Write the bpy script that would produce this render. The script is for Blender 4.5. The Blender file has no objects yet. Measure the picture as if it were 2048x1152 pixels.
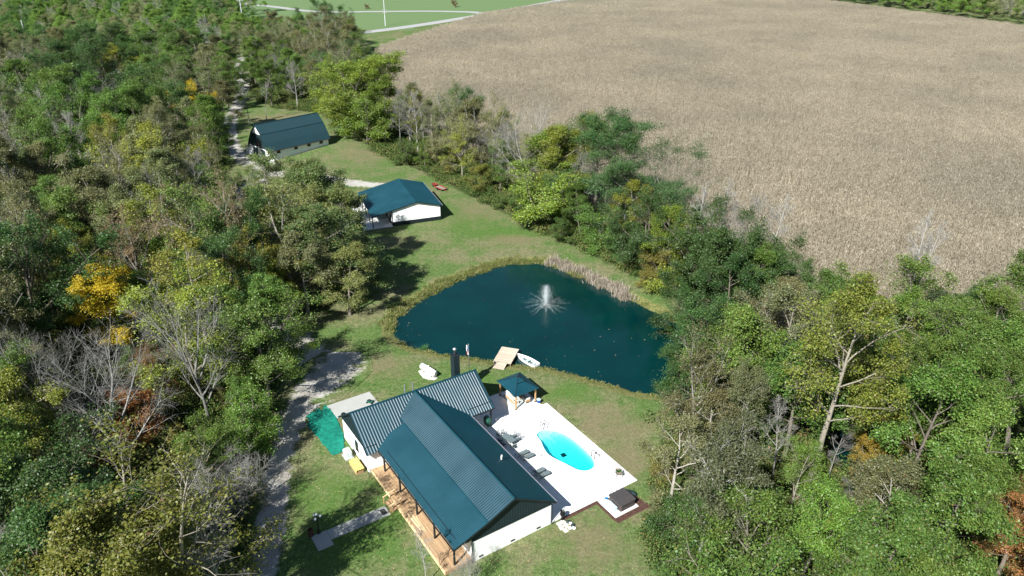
import bpy, bmesh, math, random
import numpy as np
from mathutils import Vector, Matrix
from math import sin, cos, radians, pi, atan2, hypot, sqrt

scene = bpy.context.scene
# ------------------------------------------------------------------ camera, sky, sun, exposure
CAM_H, FOCAL, PITCH = 60.0, 1480.0, radians(26.6)          # metres, photo pixels (2048 wide), tilt below level
cam_data = bpy.data.cameras.new('camera')
cam = bpy.data.objects.new('camera', cam_data)
scene.collection.objects.link(cam)
cam.location = (0, 0, CAM_H)
cam.rotation_euler = (pi / 2 - PITCH, 0, 0)
cam_data.sensor_width = 36.0
cam_data.lens = 36.0 * FOCAL / 2048.0
cam_data.clip_start, cam_data.clip_end = 0.5, 6000
scene.camera = cam

SUN_AZ, SUN_EL = radians(33), radians(42.5)                 # shadows fall 33 deg right of straight ahead
to_sun = Vector((-sin(SUN_AZ) * cos(SUN_EL), -cos(SUN_AZ) * cos(SUN_EL), sin(SUN_EL)))
world = bpy.data.worlds.new('World')
scene.world = world
world.use_nodes = True
wn = world.node_tree
sky = wn.nodes.new('ShaderNodeTexSky')
sky.sky_type = 'NISHITA'
sky.sun_disc = False
sky.sun_elevation = SUN_EL
sky.sun_rotation = atan2(to_sun.x, to_sun.y)
sky.air_density, sky.dust_density, sky.ozone_density = 1.0, 0.4, 1.6
bg = wn.nodes['Background']
bg.inputs['Strength'].default_value = 0.052
wn.links.new(sky.outputs['Color'], bg.inputs['Color'])
sun_data = bpy.data.lights.new('sun', 'SUN')
sun_data.energy, sun_data.angle, sun_data.color = 5.0, radians(0.5), (1.0, 0.985, 0.945)
sun = bpy.data.objects.new('sun', sun_data)
scene.collection.objects.link(sun)
sun.rotation_euler = to_sun.to_track_quat('Z', 'Y').to_euler()
scene.view_settings.view_transform = 'Standard'
scene.view_settings.look = 'None'
scene.view_settings.exposure = 1.05
scene.view_settings.gamma = 1.0
scene.cycles.max_bounces = 8
scene.cycles.transparent_max_bounces = 12

random.seed(7)
RNG = np.random.default_rng(7)
COL = scene.collection

# ------------------------------------------------------------------ survey helpers: photo point -> place on the ground
_f = np.array([0, cos(PITCH), -sin(PITCH)]); _d = np.array([0, -sin(PITCH), -cos(PITCH)]); _x = np.array([1.0, 0, 0])
def gp(px, py, z=0.0):
    v = _x * (px - 1024) / FOCAL + _d * (py - 576) / FOCAL + _f
    t = (z - CAM_H) / v[2]
    return float(t * v[0]), float(t * v[1])
# the house frame: x runs along the house away from the camera, y across it towards the deck side
HO = (4.27, 61.51); HA = radians(123)
def hw(s, t): return HO[0] + s * cos(HA) - t * sin(HA), HO[1] + s * sin(HA) + t * cos(HA)
def hl(X, Y):
    dx, dy = X - HO[0], Y - HO[1]
    return dx * cos(HA) + dy * sin(HA), -dx * sin(HA) + dy * cos(HA)
def hp(px, py, z=0.0): return hl(*gp(px, py, z))

# ------------------------------------------------------------------ mesh helpers
class MB:
    def __init__(self): self.v, self.f, self.mi = [], [], []
    def add(self, vs, fs, m=0):
        b = len(self.v)
        self.v += [tuple(map(float, p)) for p in vs]
        self.f += [tuple(b + i for i in f) for f in fs]
        self.mi += [m] * len(fs)
        return self
    def box(self, c, size, rz=0.0, m=0):
        x, y, z = size[0] / 2, size[1] / 2, size[2] / 2
        cr, sr = cos(rz), sin(rz)
        vs = []
        for dz in (-z, z):
            for dx, dy in ((-x, -y), (x, -y), (x, y), (-x, y)):
                vs.append((c[0] + dx * cr - dy * sr, c[1] + dx * sr + dy * cr, c[2] + dz))
        return self.add(vs, [(3, 2, 1, 0), (4, 5, 6, 7), (0, 1, 5, 4), (1, 2, 6, 5), (2, 3, 7, 6), (3, 0, 4, 7)], m)
    def bb(self, a, b, m=0):
        return self.box([(a[i] + b[i]) / 2 for i in range(3)], [abs(b[i] - a[i]) for i in range(3)], 0, m)
    def bar(self, p, q, w, h, m=0):
        p, q = Vector(p), Vector(q)
        d = (q - p).normalized()
        s = d.cross(Vector((0, 0, 1)))
        if s.length < 1e-4: s = Vector((1, 0, 0))
        s.normalize(); u = s.cross(d)
        vs = []
        for e in (p, q):
            for a, b in ((-w / 2, -h / 2), (w / 2, -h / 2), (w / 2, h / 2), (-w / 2, h / 2)):
                vs.append(e + s * a + u * b)
        return self.add(vs, [(3, 2, 1, 0), (4, 5, 6, 7), (0, 1, 5, 4), (1, 2, 6, 5), (2, 3, 7, 6), (3, 0, 4, 7)], m)
    def tube(self, pts, r, n=8, caps=True, m=0):
        pts = [Vector(p) for p in pts]
        rs = r if hasattr(r, '__len__') else [r] * len(pts)
        vs, fs = [], []
        ref = None
        for i, p in enumerate(pts):
            d = (pts[min(i + 1, len(pts) - 1)] - pts[max(i - 1, 0)]).normalized()
            if ref is None:
                ref = d.cross(Vector((0, 0, 1)))
                if ref.length < 1e-3: ref = Vector((1, 0, 0))
            s = (ref - d * ref.dot(d)).normalized(); u = d.cross(s); ref = s
            for k in range(n):
                a = 2 * pi * k / n
                vs.append(p + (s * cos(a) + u * sin(a)) * rs[i])
        for i in range(len(pts) - 1):
            for k in range(n):
                k2 = (k + 1) % n
                fs.append((i * n + k, i * n + k2, (i + 1) * n + k2, (i + 1) * n + k))
        if caps:
            fs.append(tuple(range(n - 1, -1, -1))); fs.append(tuple(range((len(pts) - 1) * n, len(pts) * n)))
        return self.add(vs, fs, m)
    def lathe(self, prof, c=(0, 0, 0), n=16, m=0):
        vs, fs = [], []
        for r, z in prof:
            for k in range(n):
                a = 2 * pi * k / n
                vs.append((c[0] + r * cos(a), c[1] + r * sin(a), c[2] + z))
        for i in range(len(prof) - 1):
            for k in range(n):
                k2 = (k + 1) % n
                fs.append((i * n + k, i * n + k2, (i + 1) * n + k2, (i + 1) * n + k))
        fs.append(tuple(range(n - 1, -1, -1))); fs.append(tuple(range((len(prof) - 1) * n, len(prof) * n)))
        return self.add(vs, fs, m)
    def prism(self, poly, z0, z1, m=0):
        n = len(poly)
        vs = [(x, y, z0) for x, y in poly] + [(x, y, z1) for x, y in poly]
        fs = [tuple(range(n - 1, -1, -1)), tuple(range(n, 2 * n))]
        fs += [(i, (i + 1) % n, n + (i + 1) % n, n + i) for i in range(n)]
        return self.add(vs, fs, m)
    def build(self, name, mat, parent=None, smooth=False):
        me = bpy.data.meshes.new(name)
        me.from_pydata(self.v, [], self.f)
        for mm in (mat if isinstance(mat, (list, tuple)) else [mat]): me.materials.append(mm)
        if isinstance(mat, (list, tuple)): me.polygons.foreach_set('material_index', self.mi)
        if smooth: me.polygons.foreach_set('use_smooth', [True] * len(me.polygons))
        me.update()
        o = bpy.data.objects.new(name, me)
        COL.objects.link(o)
        if parent: o.parent = parent
        return o

def fast_mesh(name, verts, quads, mat, smooth=False, rnd=None):
    verts = np.asarray(verts, np.float32); quads = np.asarray(quads, np.int32)
    me = bpy.data.meshes.new(name)
    k = quads.shape[1]
    me.vertices.add(len(verts)); me.vertices.foreach_set('co', verts.ravel())
    me.loops.add(quads.size); me.loops.foreach_set('vertex_index', quads.ravel())
    me.polygons.add(len(quads)); me.polygons.foreach_set('loop_start', np.arange(0, quads.size, k, dtype=np.int32))
    if smooth: me.polygons.foreach_set('use_smooth', np.ones(len(quads), bool))
    if rnd is not None:
        at = me.attributes.new('rnd', 'FLOAT', 'FACE'); at.data.foreach_set('value', np.asarray(rnd, np.float32))
    me.materials.append(mat)
    me.update(calc_edges=True)
    return me
def link(name, me, parent=None):
    o = bpy.data.objects.new(name, me); COL.objects.link(o)
    if parent: o.parent = parent
    return o
def tag(o, label=None, cat=None, group=None, kind=None):
    if label: o['label'] = label
    if cat: o['category'] = cat
    if group: o['group'] = group
    if kind: o['kind'] = kind
    return o
def thing(name, label, cat, loc=(0, 0, 0), rz=0.0, group=None):
    o = bpy.data.objects.new(name, None); COL.objects.link(o)
    o.location = loc if len(loc) == 3 else (*loc, 0); o.rotation_euler = (0, 0, rz)
    o.empty_display_size = 0.3
    return tag(o, label, cat, group)
def hthing(name, label, cat, s, t, z=0.0, rz=0.0, group=None):
    x, y = hw(s, t)
    return thing(name, label, cat, (x, y, z), HA + rz, group)
def copy_tree(o, parent=None):
    c = o.copy(); COL.objects.link(c); c.parent = parent
    for ch in list(o.children): copy_tree(ch, c)
    return c

# ------------------------------------------------------------------ material helpers
def new_mat(name):
    m = bpy.data.materials.new(name); m.use_nodes = True
    nt = m.node_tree
    return m, nt, nt.nodes['Principled BSDF'], nt.nodes['Material Output']
def N(nt, kind, **kw):
    n = nt.nodes.new(kind)
    for k, v in kw.items():
        if k in n.inputs: n.inputs[k].default_value = v
        else: setattr(n, k, v)
    return n
def coords(nt, scale=None, kind='Object'):
    tc = N(nt, 'ShaderNodeTexCoord')
    return tc.outputs[kind]
def noise(nt, vec, scale, detail=4, rough=0.55):
    n = N(nt, 'ShaderNodeTexNoise'); n.inputs['Scale'].default_value = scale
    n.inputs['Detail'].default_value = detail; n.inputs['Roughness'].default_value = rough
    if vec is not None: nt.links.new(vec, n.inputs['Vector'])
    return n.outputs['Fac']
def ramp(nt, fac, stops):
    r = N(nt, 'ShaderNodeValToRGB')
    el = r.color_ramp.elements
    while len(el) > 1: el.remove(el[-1])
    el[0].position = stops[0][0]; el[0].color = (*stops[0][1], 1) if len(stops[0][1]) == 3 else stops[0][1]
    for p, c in stops[1:]:
        e = el.new(p); e.color = (*c, 1) if len(c) == 3 else c
    nt.links.new(fac, r.inputs['Fac'])
    return r.outputs['Color']
def mixc(nt, fac, a, b, mode='MIX'):
    m = N(nt, 'ShaderNodeMix', data_type='RGBA', blend_type=mode)
    for sock, v in ((m.inputs[0], fac), (m.inputs[6], a), (m.inputs[7], b)):
        if isinstance(v, (int, float)): sock.default_value = v
        elif isinstance(v, tuple): sock.default_value = (*v, 1) if len(v) == 3 else v
        else: nt.links.new(v, sock)
    return m.outputs[2]
def mathn(nt, op, a, b=0.0, clamp=False):
    m = N(nt, 'ShaderNodeMath', operation=op, use_clamp=clamp)
    for i, v in enumerate((a, b)):
        if isinstance(v, (int, float)): m.inputs[i].default_value = v
        else: nt.links.new(v, m.inputs[i])
    return m.outputs[0]
def bump(nt, bsdf, height, strength=0.3, dist=0.1):
    b = N(nt, 'ShaderNodeBump'); b.inputs['Strength'].default_value = strength; b.inputs['Distance'].default_value = dist
    nt.links.new(height, b.inputs['Height']); nt.links.new(b.outputs['Normal'], bsdf.inputs['Normal'])
_simple = {}
def simple(name, col, rough=0.7, metal=0.0, var=0.18, scale=3.0, spec=0.3, bumps=0.0):
    if name in _simple: return _simple[name]
    m, nt, b, o = new_mat(name)
    v = coords(nt)
    f1 = noise(nt, v, scale, 5, 0.6)
    lo = tuple(c * (1 - var) for c in col); hi = tuple(min(1, c * (1 + var)) for c in col)
    nt.links.new(ramp(nt, f1, [(0.3, lo), (0.7, hi)]), b.inputs['Base Color'])
    b.inputs['Roughness'].default_value = rough; b.inputs['Metallic'].default_value = metal
    b.inputs['Specular IOR Level'].default_value = spec
    if bumps: bump(nt, b, noise(nt, v, scale * 8, 3), bumps, 0.02)
    _simple[name] = m
    return m
# ---- grass colour shared by the ground and by everything that fades into it
def grass_group():
    g = bpy.data.node_groups.new('lawn_colour', 'ShaderNodeTree')
    g.interface.new_socket('Vector', in_out='INPUT', socket_type='NodeSocketVector')
    g.interface.new_socket('Color', in_out='OUTPUT', socket_type='NodeSocketColor')
    g.interface.new_socket('Height', in_out='OUTPUT', socket_type='NodeSocketFloat')
    i = g.nodes.new('NodeGroupInput'); o = g.nodes.new('NodeGroupOutput')
    v = i.outputs[0]
    n0 = noise(g, v, 0.035, 4, 0.6)
    n1 = noise(g, v, 0.16, 5, 0.65)
    n2 = noise(g, v, 1.3, 5, 0.7)
    n3 = noise(g, v, 7.0, 3, 0.7)
    green = ramp(g, n2, [(0.30, (0.040, 0.085, 0.018)), (0.5, (0.075, 0.128, 0.034)), (0.72, (0.120, 0.165, 0.060))])
    dry = ramp(g, n2, [(0.28, (0.105, 0.100, 0.052)), (0.5, (0.155, 0.145, 0.078)), (0.75, (0.235, 0.205, 0.125))])
    w = mathn(g, 'ADD', mathn(g, 'MULTIPLY', n1, 0.62), mathn(g, 'MULTIPLY', n0, 0.42))
    wr = ramp(g, w, [(0.475, (0.04,) * 3), (0.575, (0.75,) * 3), (0.70, (0.95,) * 3)])
    c = mixc(g, wr, green, dry)
    bare = ramp(g, mathn(g, 'ADD', mathn(g, 'MULTIPLY', n1, 0.55), mathn(g, 'MULTIPLY', n2, 0.45)), [(0.63, (0,) * 3), (0.70, (0.8,) * 3)])
    c = mixc(g, bare, c, (0.27, 0.235, 0.17))
    sp = ramp(g, n3, [(0.30, (0.5,) * 3), (0.5, (1.0,) * 3), (0.72, (1.6,) * 3)])  # fine speckle of sunlit and shaded grass, put into the colour
    c = mixc(g, 1.0, c, sp, 'MULTIPLY')
    n4 = noise(g, v, 2.9, 2, 0.8)
    c = mixc(g, 1.0, c, ramp(g, n4, [(0.30, (0.68,) * 3), (0.5, (1.0,) * 3), (0.70, (1.32,) * 3)]), 'MULTIPLY')
    g.links.new(c, o.inputs[0]); g.links.new(n3, o.inputs[1])
    return g
LAWN = grass_group()
def lawn_nodes(nt):
    n = nt.nodes.new('ShaderNodeGroup'); n.node_tree = LAWN
    nt.links.new(coords(nt), n.inputs[0])
    return n
def attr(nt, name):
    a = N(nt, 'ShaderNodeAttribute', attribute_name=name)
    return a.outputs['Fac']

def ground_material():
    m, nt, b, o = new_mat('ground_turf')
    lw = lawn_nodes(nt); v = coords(nt)
    n1 = noise(nt, v, 0.5, 5, 0.65); n2 = noise(nt, v, 3.0, 4, 0.7)
    litter = ramp(nt, n2, [(0.3, (0.030, 0.030, 0.014)), (0.52, (0.072, 0.062, 0.034)), (0.75, (0.16, 0.125, 0.075))])
    litter = mixc(nt, ramp(nt, n1, [(0.42, (0,) * 3), (0.6, (0.8,) * 3)]), litter, (0.045, 0.07, 0.022))
    soil = ramp(nt, n2, [(0.3, (0.09, 0.072, 0.05)), (0.7, (0.20, 0.165, 0.115))])
    far = ramp(nt, n2, [(0.3, (0.085, 0.140, 0.055)), (0.7, (0.14, 0.205, 0.09))])
    weeds = ramp(nt, n2, [(0.3, (0.06, 0.075, 0.022)), (0.5, (0.14, 0.15, 0.05)), (0.75, (0.26, 0.23, 0.12))])
    def z(name):
        return ramp(nt, mathn(nt, 'ADD', attr(nt, name), mathn(nt, 'MULTIPLY', mathn(nt, 'SUBTRACT', n1, 0.5), 0.9)), [(0.40, (0,) * 3), (0.60, (1,) * 3)])
    lush = ramp(nt, n2, [(0.3, (0.035, 0.090, 0.014)), (0.7, (0.095, 0.165, 0.036))])
    dry = ramp(nt, n2, [(0.3, (0.110, 0.092, 0.050)), (0.7, (0.215, 0.180, 0.108))])
    nb = noise(nt, v, 0.22, 5, 0.7)
    def soft_patch(name):
        return ramp(nt, mathn(nt, 'ADD', attr(nt, name), mathn(nt, 'MULTIPLY', mathn(nt, 'SUBTRACT', mathn(nt, 'ADD', mathn(nt, 'MULTIPLY', nb, 0.6), mathn(nt, 'MULTIPLY', n1, 0.4)), 0.5), 3.2)), [(0.20, (0,) * 3), (1.15, (0.72,) * 3)])
    c = mixc(nt, soft_patch('lush'), lw.outputs[0], lush)
    c = mixc(nt, soft_patch('dry'), c, dry)
    c = mixc(nt, z('wood'), c, litter)
    c = mixc(nt, z('bank'), c, weeds)
    c = mixc(nt, z('field'), c, soil)
    c = mixc(nt, z('meadow'), c, far)
    c = mixc(nt, attr(nt, 'bed'), c, (0.03, 0.035, 0.02))
    nt.links.new(c, b.inputs['Base Color'])
    b.inputs['Roughness'].default_value = 0.95; b.inputs['Specular IOR Level'].default_value = 0.1
    bump(nt, b, mathn(nt, 'ADD', mathn(nt, 'MULTIPLY', lw.outputs[1], 0.5), n2), 0.6, 0.12)
    return m
def gravel_material():
    m, nt, b, o = new_mat('gravel')
    lw = lawn_nodes(nt); v = coords(nt)
    n1 = noise(nt, v, 0.7, 5, 0.7); n2 = noise(nt, v, 9.0, 3, 0.75); n0 = noise(nt, v, 0.25, 3)
    g = ramp(nt, n2, [(0.25, (0.19, 0.185, 0.165)), (0.5, (0.38, 0.37, 0.335)), (0.78, (0.62, 0.60, 0.55))])
    g = mixc(nt, ramp(nt, n0, [(0.4, (0,) * 3), (0.65, (0.55,) * 3)]), g, (0.20, 0.175, 0.135))
    e = mathn(nt, 'ADD', attr(nt, 'edge'), mathn(nt, 'MULTIPLY', mathn(nt, 'SUBTRACT', n1, 0.5), 1.5))
    k = ramp(nt, e, [(0.30, (0,) * 3), (0.50, (1,) * 3)])
    nt.links.new(mixc(nt, k, lw.outputs[0], g), b.inputs['Base Color'])
    b.inputs['Roughness'].default_value = 0.95; b.inputs['Specular IOR Level'].default_value = 0.1
    bump(nt, b, n2, 0.7, 0.06)
    return m
def concrete_material(name, col):
    m, nt, b, o = new_mat(name)
    v = coords(nt)
    n1 = noise(nt, v, 0.6, 5, 0.6); n2 = noise(nt, v, 14, 3, 0.7)
    c = ramp(nt, n1, [(0.3, tuple(k * 0.88 for k in col)), (0.7, col)])
    c = mixc(nt, ramp(nt, n2, [(0.62, (0,) * 3), (0.8, (0.35,) * 3)]), c, tuple(k * 0.6 for k in col))
    nt.links.new(c, b.inputs['Base Color'])
    b.inputs['Roughness'].default_value = 0.85; b.inputs['Specular IOR Level'].default_value = 0.2
    bump(nt, b, n2, 0.15, 0.01)
    return m
def wood_material(name, lo, hi, axis=0, rough=0.75):
    m, nt, b, o = new_mat(name)
    v = coords(nt, kind='Object')
    mp = N(nt, 'ShaderNodeMapping')
    sc = [14.0, 14.0, 14.0]; sc[axis] = 0.9
    mp.inputs['Scale'].default_value = sc
    nt.links.new(v, mp.inputs['Vector'])
    n1 = noise(nt, mp.outputs[0], 1.0, 5, 0.65)
    oi = N(nt, 'ShaderNodeObjectInfo')
    n2 = noise(nt, v, 0.8, 4, 0.6)
    c = ramp(nt, n1, [(0.25, lo), (0.75, hi)])
    k = mathn(nt, 'ADD', mathn(nt, 'MULTIPLY', oi.outputs['Random'], 0.35), mathn(nt, 'MULTIPLY', n2, 0.75))
    c = mixc(nt, 1.0, c, ramp(nt, k, [(0.2, (0.62,) * 3), (0.8, (1.25,) * 3)]), 'MULTIPLY')
    nt.links.new(c, b.inputs['Base Color'])
    b.inputs['Roughness'].default_value = rough; b.inputs['Specular IOR Level'].default_value = 0.25
    return m
def roof_material(name, col, rough=0.42, spot=0.0):
    m, nt, b, o = new_mat(name)
    v = coords(nt)
    n1 = noise(nt, v, 0.35, 5, 0.6); n2 = noise(nt, v, 5.0, 3, 0.6)
    c = ramp(nt, n1, [(0.3, tuple(k * 0.85 for k in col)), (0.7, tuple(k * 1.15 for k in col))])
    c = mixc(nt, ramp(nt, n2, [(0.70, (0,) * 3), (0.78, (0.35,) * 3)]), c, tuple(k * 1.6 + 0.01 for k in col))
    nt.links.new(c, b.inputs['Base Color'])
    nt.links.new(ramp(nt, n1, [(0.3, (rough - 0.06,) * 3), (0.7, (rough + 0.08,) * 3)]), b.inputs['Roughness'])
    b.inputs['Specular IOR Level'].default_value = 0.28
    return m
def leaf_material():
    m, nt, b, o = new_mat('leaves')
    oi = N(nt, 'ShaderNodeObjectInfo')
    rn = attr(nt, 'rnd')
    al = mathn(nt, 'SUBTRACT', 1.0, oi.outputs['Alpha'])       # share of turning leaves
    turned = mathn(nt, 'LESS_THAN', rn, al)
    hs = N(nt, 'ShaderNodeHueSaturation')
    nt.links.new(oi.outputs['Color'], hs.inputs['Color'])
    r2 = mathn(nt, 'FRACT', mathn(nt, 'MULTIPLY', rn, 37.3))
    r3 = mathn(nt, 'FRACT', mathn(nt, 'MULTIPLY', rn, 91.7))
    nt.links.new(mathn(nt, 'ADD', 0.475, mathn(nt, 'MULTIPLY', r2, 0.045)), hs.inputs['Hue'])
    nt.links.new(mathn(nt, 'ADD', 0.62, mathn(nt, 'MULTIPLY', r3, 0.8)), hs.inputs['Value'])
    tcol = ramp(nt, r2, [(0.0, (0.20, 0.18, 0.045)), (0.6, (0.20, 0.15, 0.055)), (1.0, (0.17, 0.095, 0.05))])
    c = mixc(nt, turned, hs.outputs['Color'], tcol)
    nt.links.new(c, b.inputs['Base Color'])
    b.inputs['Roughness'].default_value = 0.48; b.inputs['Specular IOR Level'].default_value = 0.45
    tr = N(nt, 'ShaderNodeBsdfTranslucent')
    nt.links.new(mixc(nt, 1.0, c, (1.0, 1.15, 0.55), 'MULTIPLY'), tr.inputs['Color'])
    mx = N(nt, 'ShaderNodeMixShader'); mx.inputs[0].default_value = 0.36
    nt.links.new(b.outputs[0], mx.inputs[1]); nt.links.new(tr.outputs[0], mx.inputs[2])
    nt.links.new(mx.outputs[0], o.inputs['Surface'])
    return m
def bark_material():
    m, nt, b, o = new_mat('bark')
    v = coords(nt)
    mp = N(nt, 'ShaderNodeMapping'); mp.inputs['Scale'].default_value = (5, 5, 1.2)
    nt.links.new(v, mp.inputs['Vector'])
    n1 = noise(nt, mp.outputs[0], 1.5, 5, 0.7)
    oi = N(nt, 'ShaderNodeObjectInfo')
    c = mixc(nt, 1.0, oi.outputs['Color'], ramp(nt, n1, [(0.3, (0.55,) * 3), (0.7, (1.35,) * 3)]), 'MULTIPLY')
    nt.links.new(c, b.inputs['Base Color'])
    b.inputs['Roughness'].default_value = 0.9; b.inputs['Specular IOR Level'].default_value = 0.15
    bump(nt, b, n1, 0.5, 0.05)
    return m
def pond_material(name, col):
    m, nt, b, o = new_mat(name)
    v = coords(nt)
    n1 = noise(nt, v, 0.12, 4, 0.6)
    nt.links.new(ramp(nt, n1, [(0.3, tuple(k * 0.8 for k in col)), (0.7, tuple(k * 1.2 for k in col))]), b.inputs['Base Color'])
    b.inputs['Roughness'].default_value = 0.06; b.inputs['IOR'].default_value = 1.33
    b.inputs['Specular IOR Level'].default_value = 0.7
    bump(nt, b, mathn(nt, 'ADD', noise(nt, v, 2.2, 3), mathn(nt, 'MULTIPLY', noise(nt, v, 9.0, 2), 0.35)), 0.10, 0.10)
    return m
def pool_water_material():
    m, nt, b, o = new_mat('pool_water')
    tr = N(nt, 'ShaderNodeBsdfTransparent')
    gl = N(nt, 'ShaderNodeBsdfGlossy'); gl.inputs['Roughness'].default_value = 0.05
    fr = N(nt, 'ShaderNodeFresnel'); fr.inputs['IOR'].default_value = 1.33
    v = coords(nt)
    bp = N(nt, 'ShaderNodeBump'); bp.inputs['Strength'].default_value = 0.3; bp.inputs['Distance'].default_value = 0.05
    nt.links.new(noise(nt, v, 3.0, 3), bp.inputs['Height'])
    nt.links.new(bp.outputs[0], gl.inputs['Normal']); nt.links.new(bp.outputs[0], fr.inputs['Normal'])
    mx = N(nt, 'ShaderNodeMixShader')
    nt.links.new(fr.outputs[0], mx.inputs[0]); nt.links.new(tr.outputs[0], mx.inputs[1]); nt.links.new(gl.outputs[0], mx.inputs[2])
    nt.links.new(mx.outputs[0], o.inputs['Surface'])
    va = N(nt, 'ShaderNodeVolumeAbsorption'); va.inputs['Color'].default_value = (0.0, 0.955, 0.975, 1); va.inputs['Density'].default_value = 0.75
    nt.links.new(va.outputs[0], o.inputs['Volume'])
    return m
def corn_material():
    m, nt, b, o = new_mat('dry_corn')
    rn = attr(nt, 'rnd')
    c = ramp(nt, rn, [(0.0, (0.120, 0.102, 0.068)), (0.35, (0.270, 0.236, 0.166)), (0.7, (0.445, 0.400, 0.298)), (1.0, (0.66, 0.615, 0.50))])
    v = N(nt, 'ShaderNodeNewGeometry').outputs['Position']
    big = noise(nt, v, 0.02, 3, 0.6)
    c = mixc(nt, 1.0, c, ramp(nt, big, [(0.35, (0.84, 0.83, 0.83)), (0.65, (1.08, 1.05, 1.02))]), 'MULTIPLY')
    nt.links.new(c, b.inputs['Base Color'])
    b.inputs['Roughness'].default_value = 0.7; b.inputs['Specular IOR Level'].default_value = 0.25
    tr = N(nt, 'ShaderNodeBsdfTranslucent'); nt.links.new(c, tr.inputs['Color'])
    mx = N(nt, 'ShaderNodeMixShader'); mx.inputs[0].default_value = 0.25
    nt.links.new(b.outputs[0], mx.inputs[1]); nt.links.new(tr.outputs[0], mx.inputs[2])
    nt.links.new(mx.outputs[0], o.inputs['Surface'])
    return m
def blade_material(name, stops):
    m, nt, b, o = new_mat(name)
    nt.links.new(ramp(nt, attr(nt, 'rnd'), stops), b.inputs['Base Color'])
    b.inputs['Roughness'].default_value = 0.8; b.inputs['Specular IOR Level'].default_value = 0.15
    return m

M_GROUND, M_GRAVEL, M_LEAF, M_BARK = ground_material(), gravel_material(), leaf_material(), bark_material()
M_PATIO = concrete_material('patio_concrete', (0.80, 0.80, 0.78))
M_SLAB = concrete_material('slab_concrete', (0.36, 0.37, 0.345))
M_ROAD = concrete_material('road_asphalt', (0.33, 0.33, 0.325))
M_POND = pond_material('pond_water', (0.0, 0.021, 0.021))
M_POOLW = pool_water_material()
M_POOL = simple('pool_fibreglass', (0.62, 0.84, 0.86), 0.35, 0, 0.05, 1.0)
M_WHITE = simple('white_paint', (0.88, 0.88, 0.87), 0.6, 0, 0.03, 1.2)
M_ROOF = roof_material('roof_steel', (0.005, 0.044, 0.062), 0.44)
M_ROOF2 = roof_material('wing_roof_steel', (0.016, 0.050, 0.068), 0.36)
M_ROOF3 = roof_material('barn_roof_steel', (0.004, 0.032, 0.042), 0.62)
M_SIDING = simple('dark_siding', (0.018, 0.034, 0.038), 0.5, 0, 0.15, 2.0)
M_TRIM = simple('black_trim', (0.012, 0.018, 0.021), 0.45, 0, 0.15, 2.0)
M_GLASS = simple('window_glass', (0.012, 0.016, 0.02), 0.08, 0, 0.1, 1.0, 0.6)
M_DECK = wood_material('deck_boards', (0.29, 0.175, 0.088), (0.47, 0.325, 0.19), 0)
M_FRESH = wood_material('new_timber', (0.55, 0.38, 0.20), (0.75, 0.57, 0.34), 0)
M_DOCK = wood_material('dock_boards', (0.38, 0.31, 0.23), (0.58, 0.49, 0.39), 0)
M_POST = wood_material('cedar_posts', (0.36, 0.20, 0.085), (0.52, 0.33, 0.16), 2)
M_OLDWOOD = wood_material('weathered_wood', (0.16, 0.13, 0.10), (0.30, 0.26, 0.21), 0)
M_BLACK = simple('black_metal', (0.012, 0.013, 0.014), 0.4, 0.3, 0.1)
M_STEEL = simple('galvanised_steel', (0.55, 0.56, 0.57), 0.35, 0.7, 0.1)
M_SLING = simple('grey_sling_fabric', (0.11, 0.145, 0.15), 0.8, 0, 0.1, 6.0)
M_CUSH = simple('cream_cushion', (0.72, 0.68, 0.60), 0.9, 0, 0.05, 4.0)
M_TARP = simple('teal_tarp', (0.008, 0.165, 0.115), 0.5, 0, 0.35, 1.6, 0.4, 0.6)
M_YEL = simple('yellow_tarp', (0.80, 0.62, 0.12), 0.5, 0, 0.15, 3.0, 0.4, 0.4)
M_BLUE = simple('blue_plastic', (0.012, 0.06, 0.22), 0.35, 0, 0.1)
M_PALEBLUE = simple('pale_blue_plastic', (0.45, 0.62, 0.66), 0.4, 0, 0.08)
M_TUB = simple('brown_vinyl_cover', (0.055, 0.050, 0.050), 0.55, 0, 0.12, 3.0)
M_TUBSIDE = simple('brown_cabinet', (0.060, 0.046, 0.044), 0.6, 0, 0.15, 3.0)
M_MULCH = simple('red_mulch', (0.075, 0.040, 0.032), 0.95, 0, 0.5, 9.0, 0.1, 0.8)
M_RUST = simple('rusty_steel', (0.075, 0.036, 0.028), 0.8, 0.2, 0.4, 5.0)
M_RED = simple('red_paint', (0.20, 0.035, 0.028), 0.5, 0, 0.25, 3.0)
M_STONE = simple('pale_stone', (0.55, 0.52, 0.46), 0.9, 0, 0.2, 4.0, 0.2, 0.4)
M_ROCK = simple('crushed_limestone', (0.44, 0.435, 0.41), 0.95, 0, 0.3, 8.0, 0.1, 0.8)
M_GREENCOVER = simple('green_cover', (0.018, 0.085, 0.06), 0.6, 0, 0.15, 3.0)
M_GLOBE = simple('milk_glass', (0.75, 0.80, 0.82), 0.2, 0, 0.03)
M_GALVPOLE = simple('pale_utility_pole', (0.50, 0.52, 0.52), 0.6, 0.0, 0.1, 1.0)
M_RUG = simple('outdoor_rug', (0.36, 0.40, 0.40), 0.95, 0, 0.25, 7.0)
M_OLDROOF = simple('grey_shingle_roof', (0.27, 0.27, 0.265), 0.9, 0, 0.25, 4.0)
M_DROP = simple('water_droplets', (0.80, 0.86, 0.88), 0.25, 0, 0.02)

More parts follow.
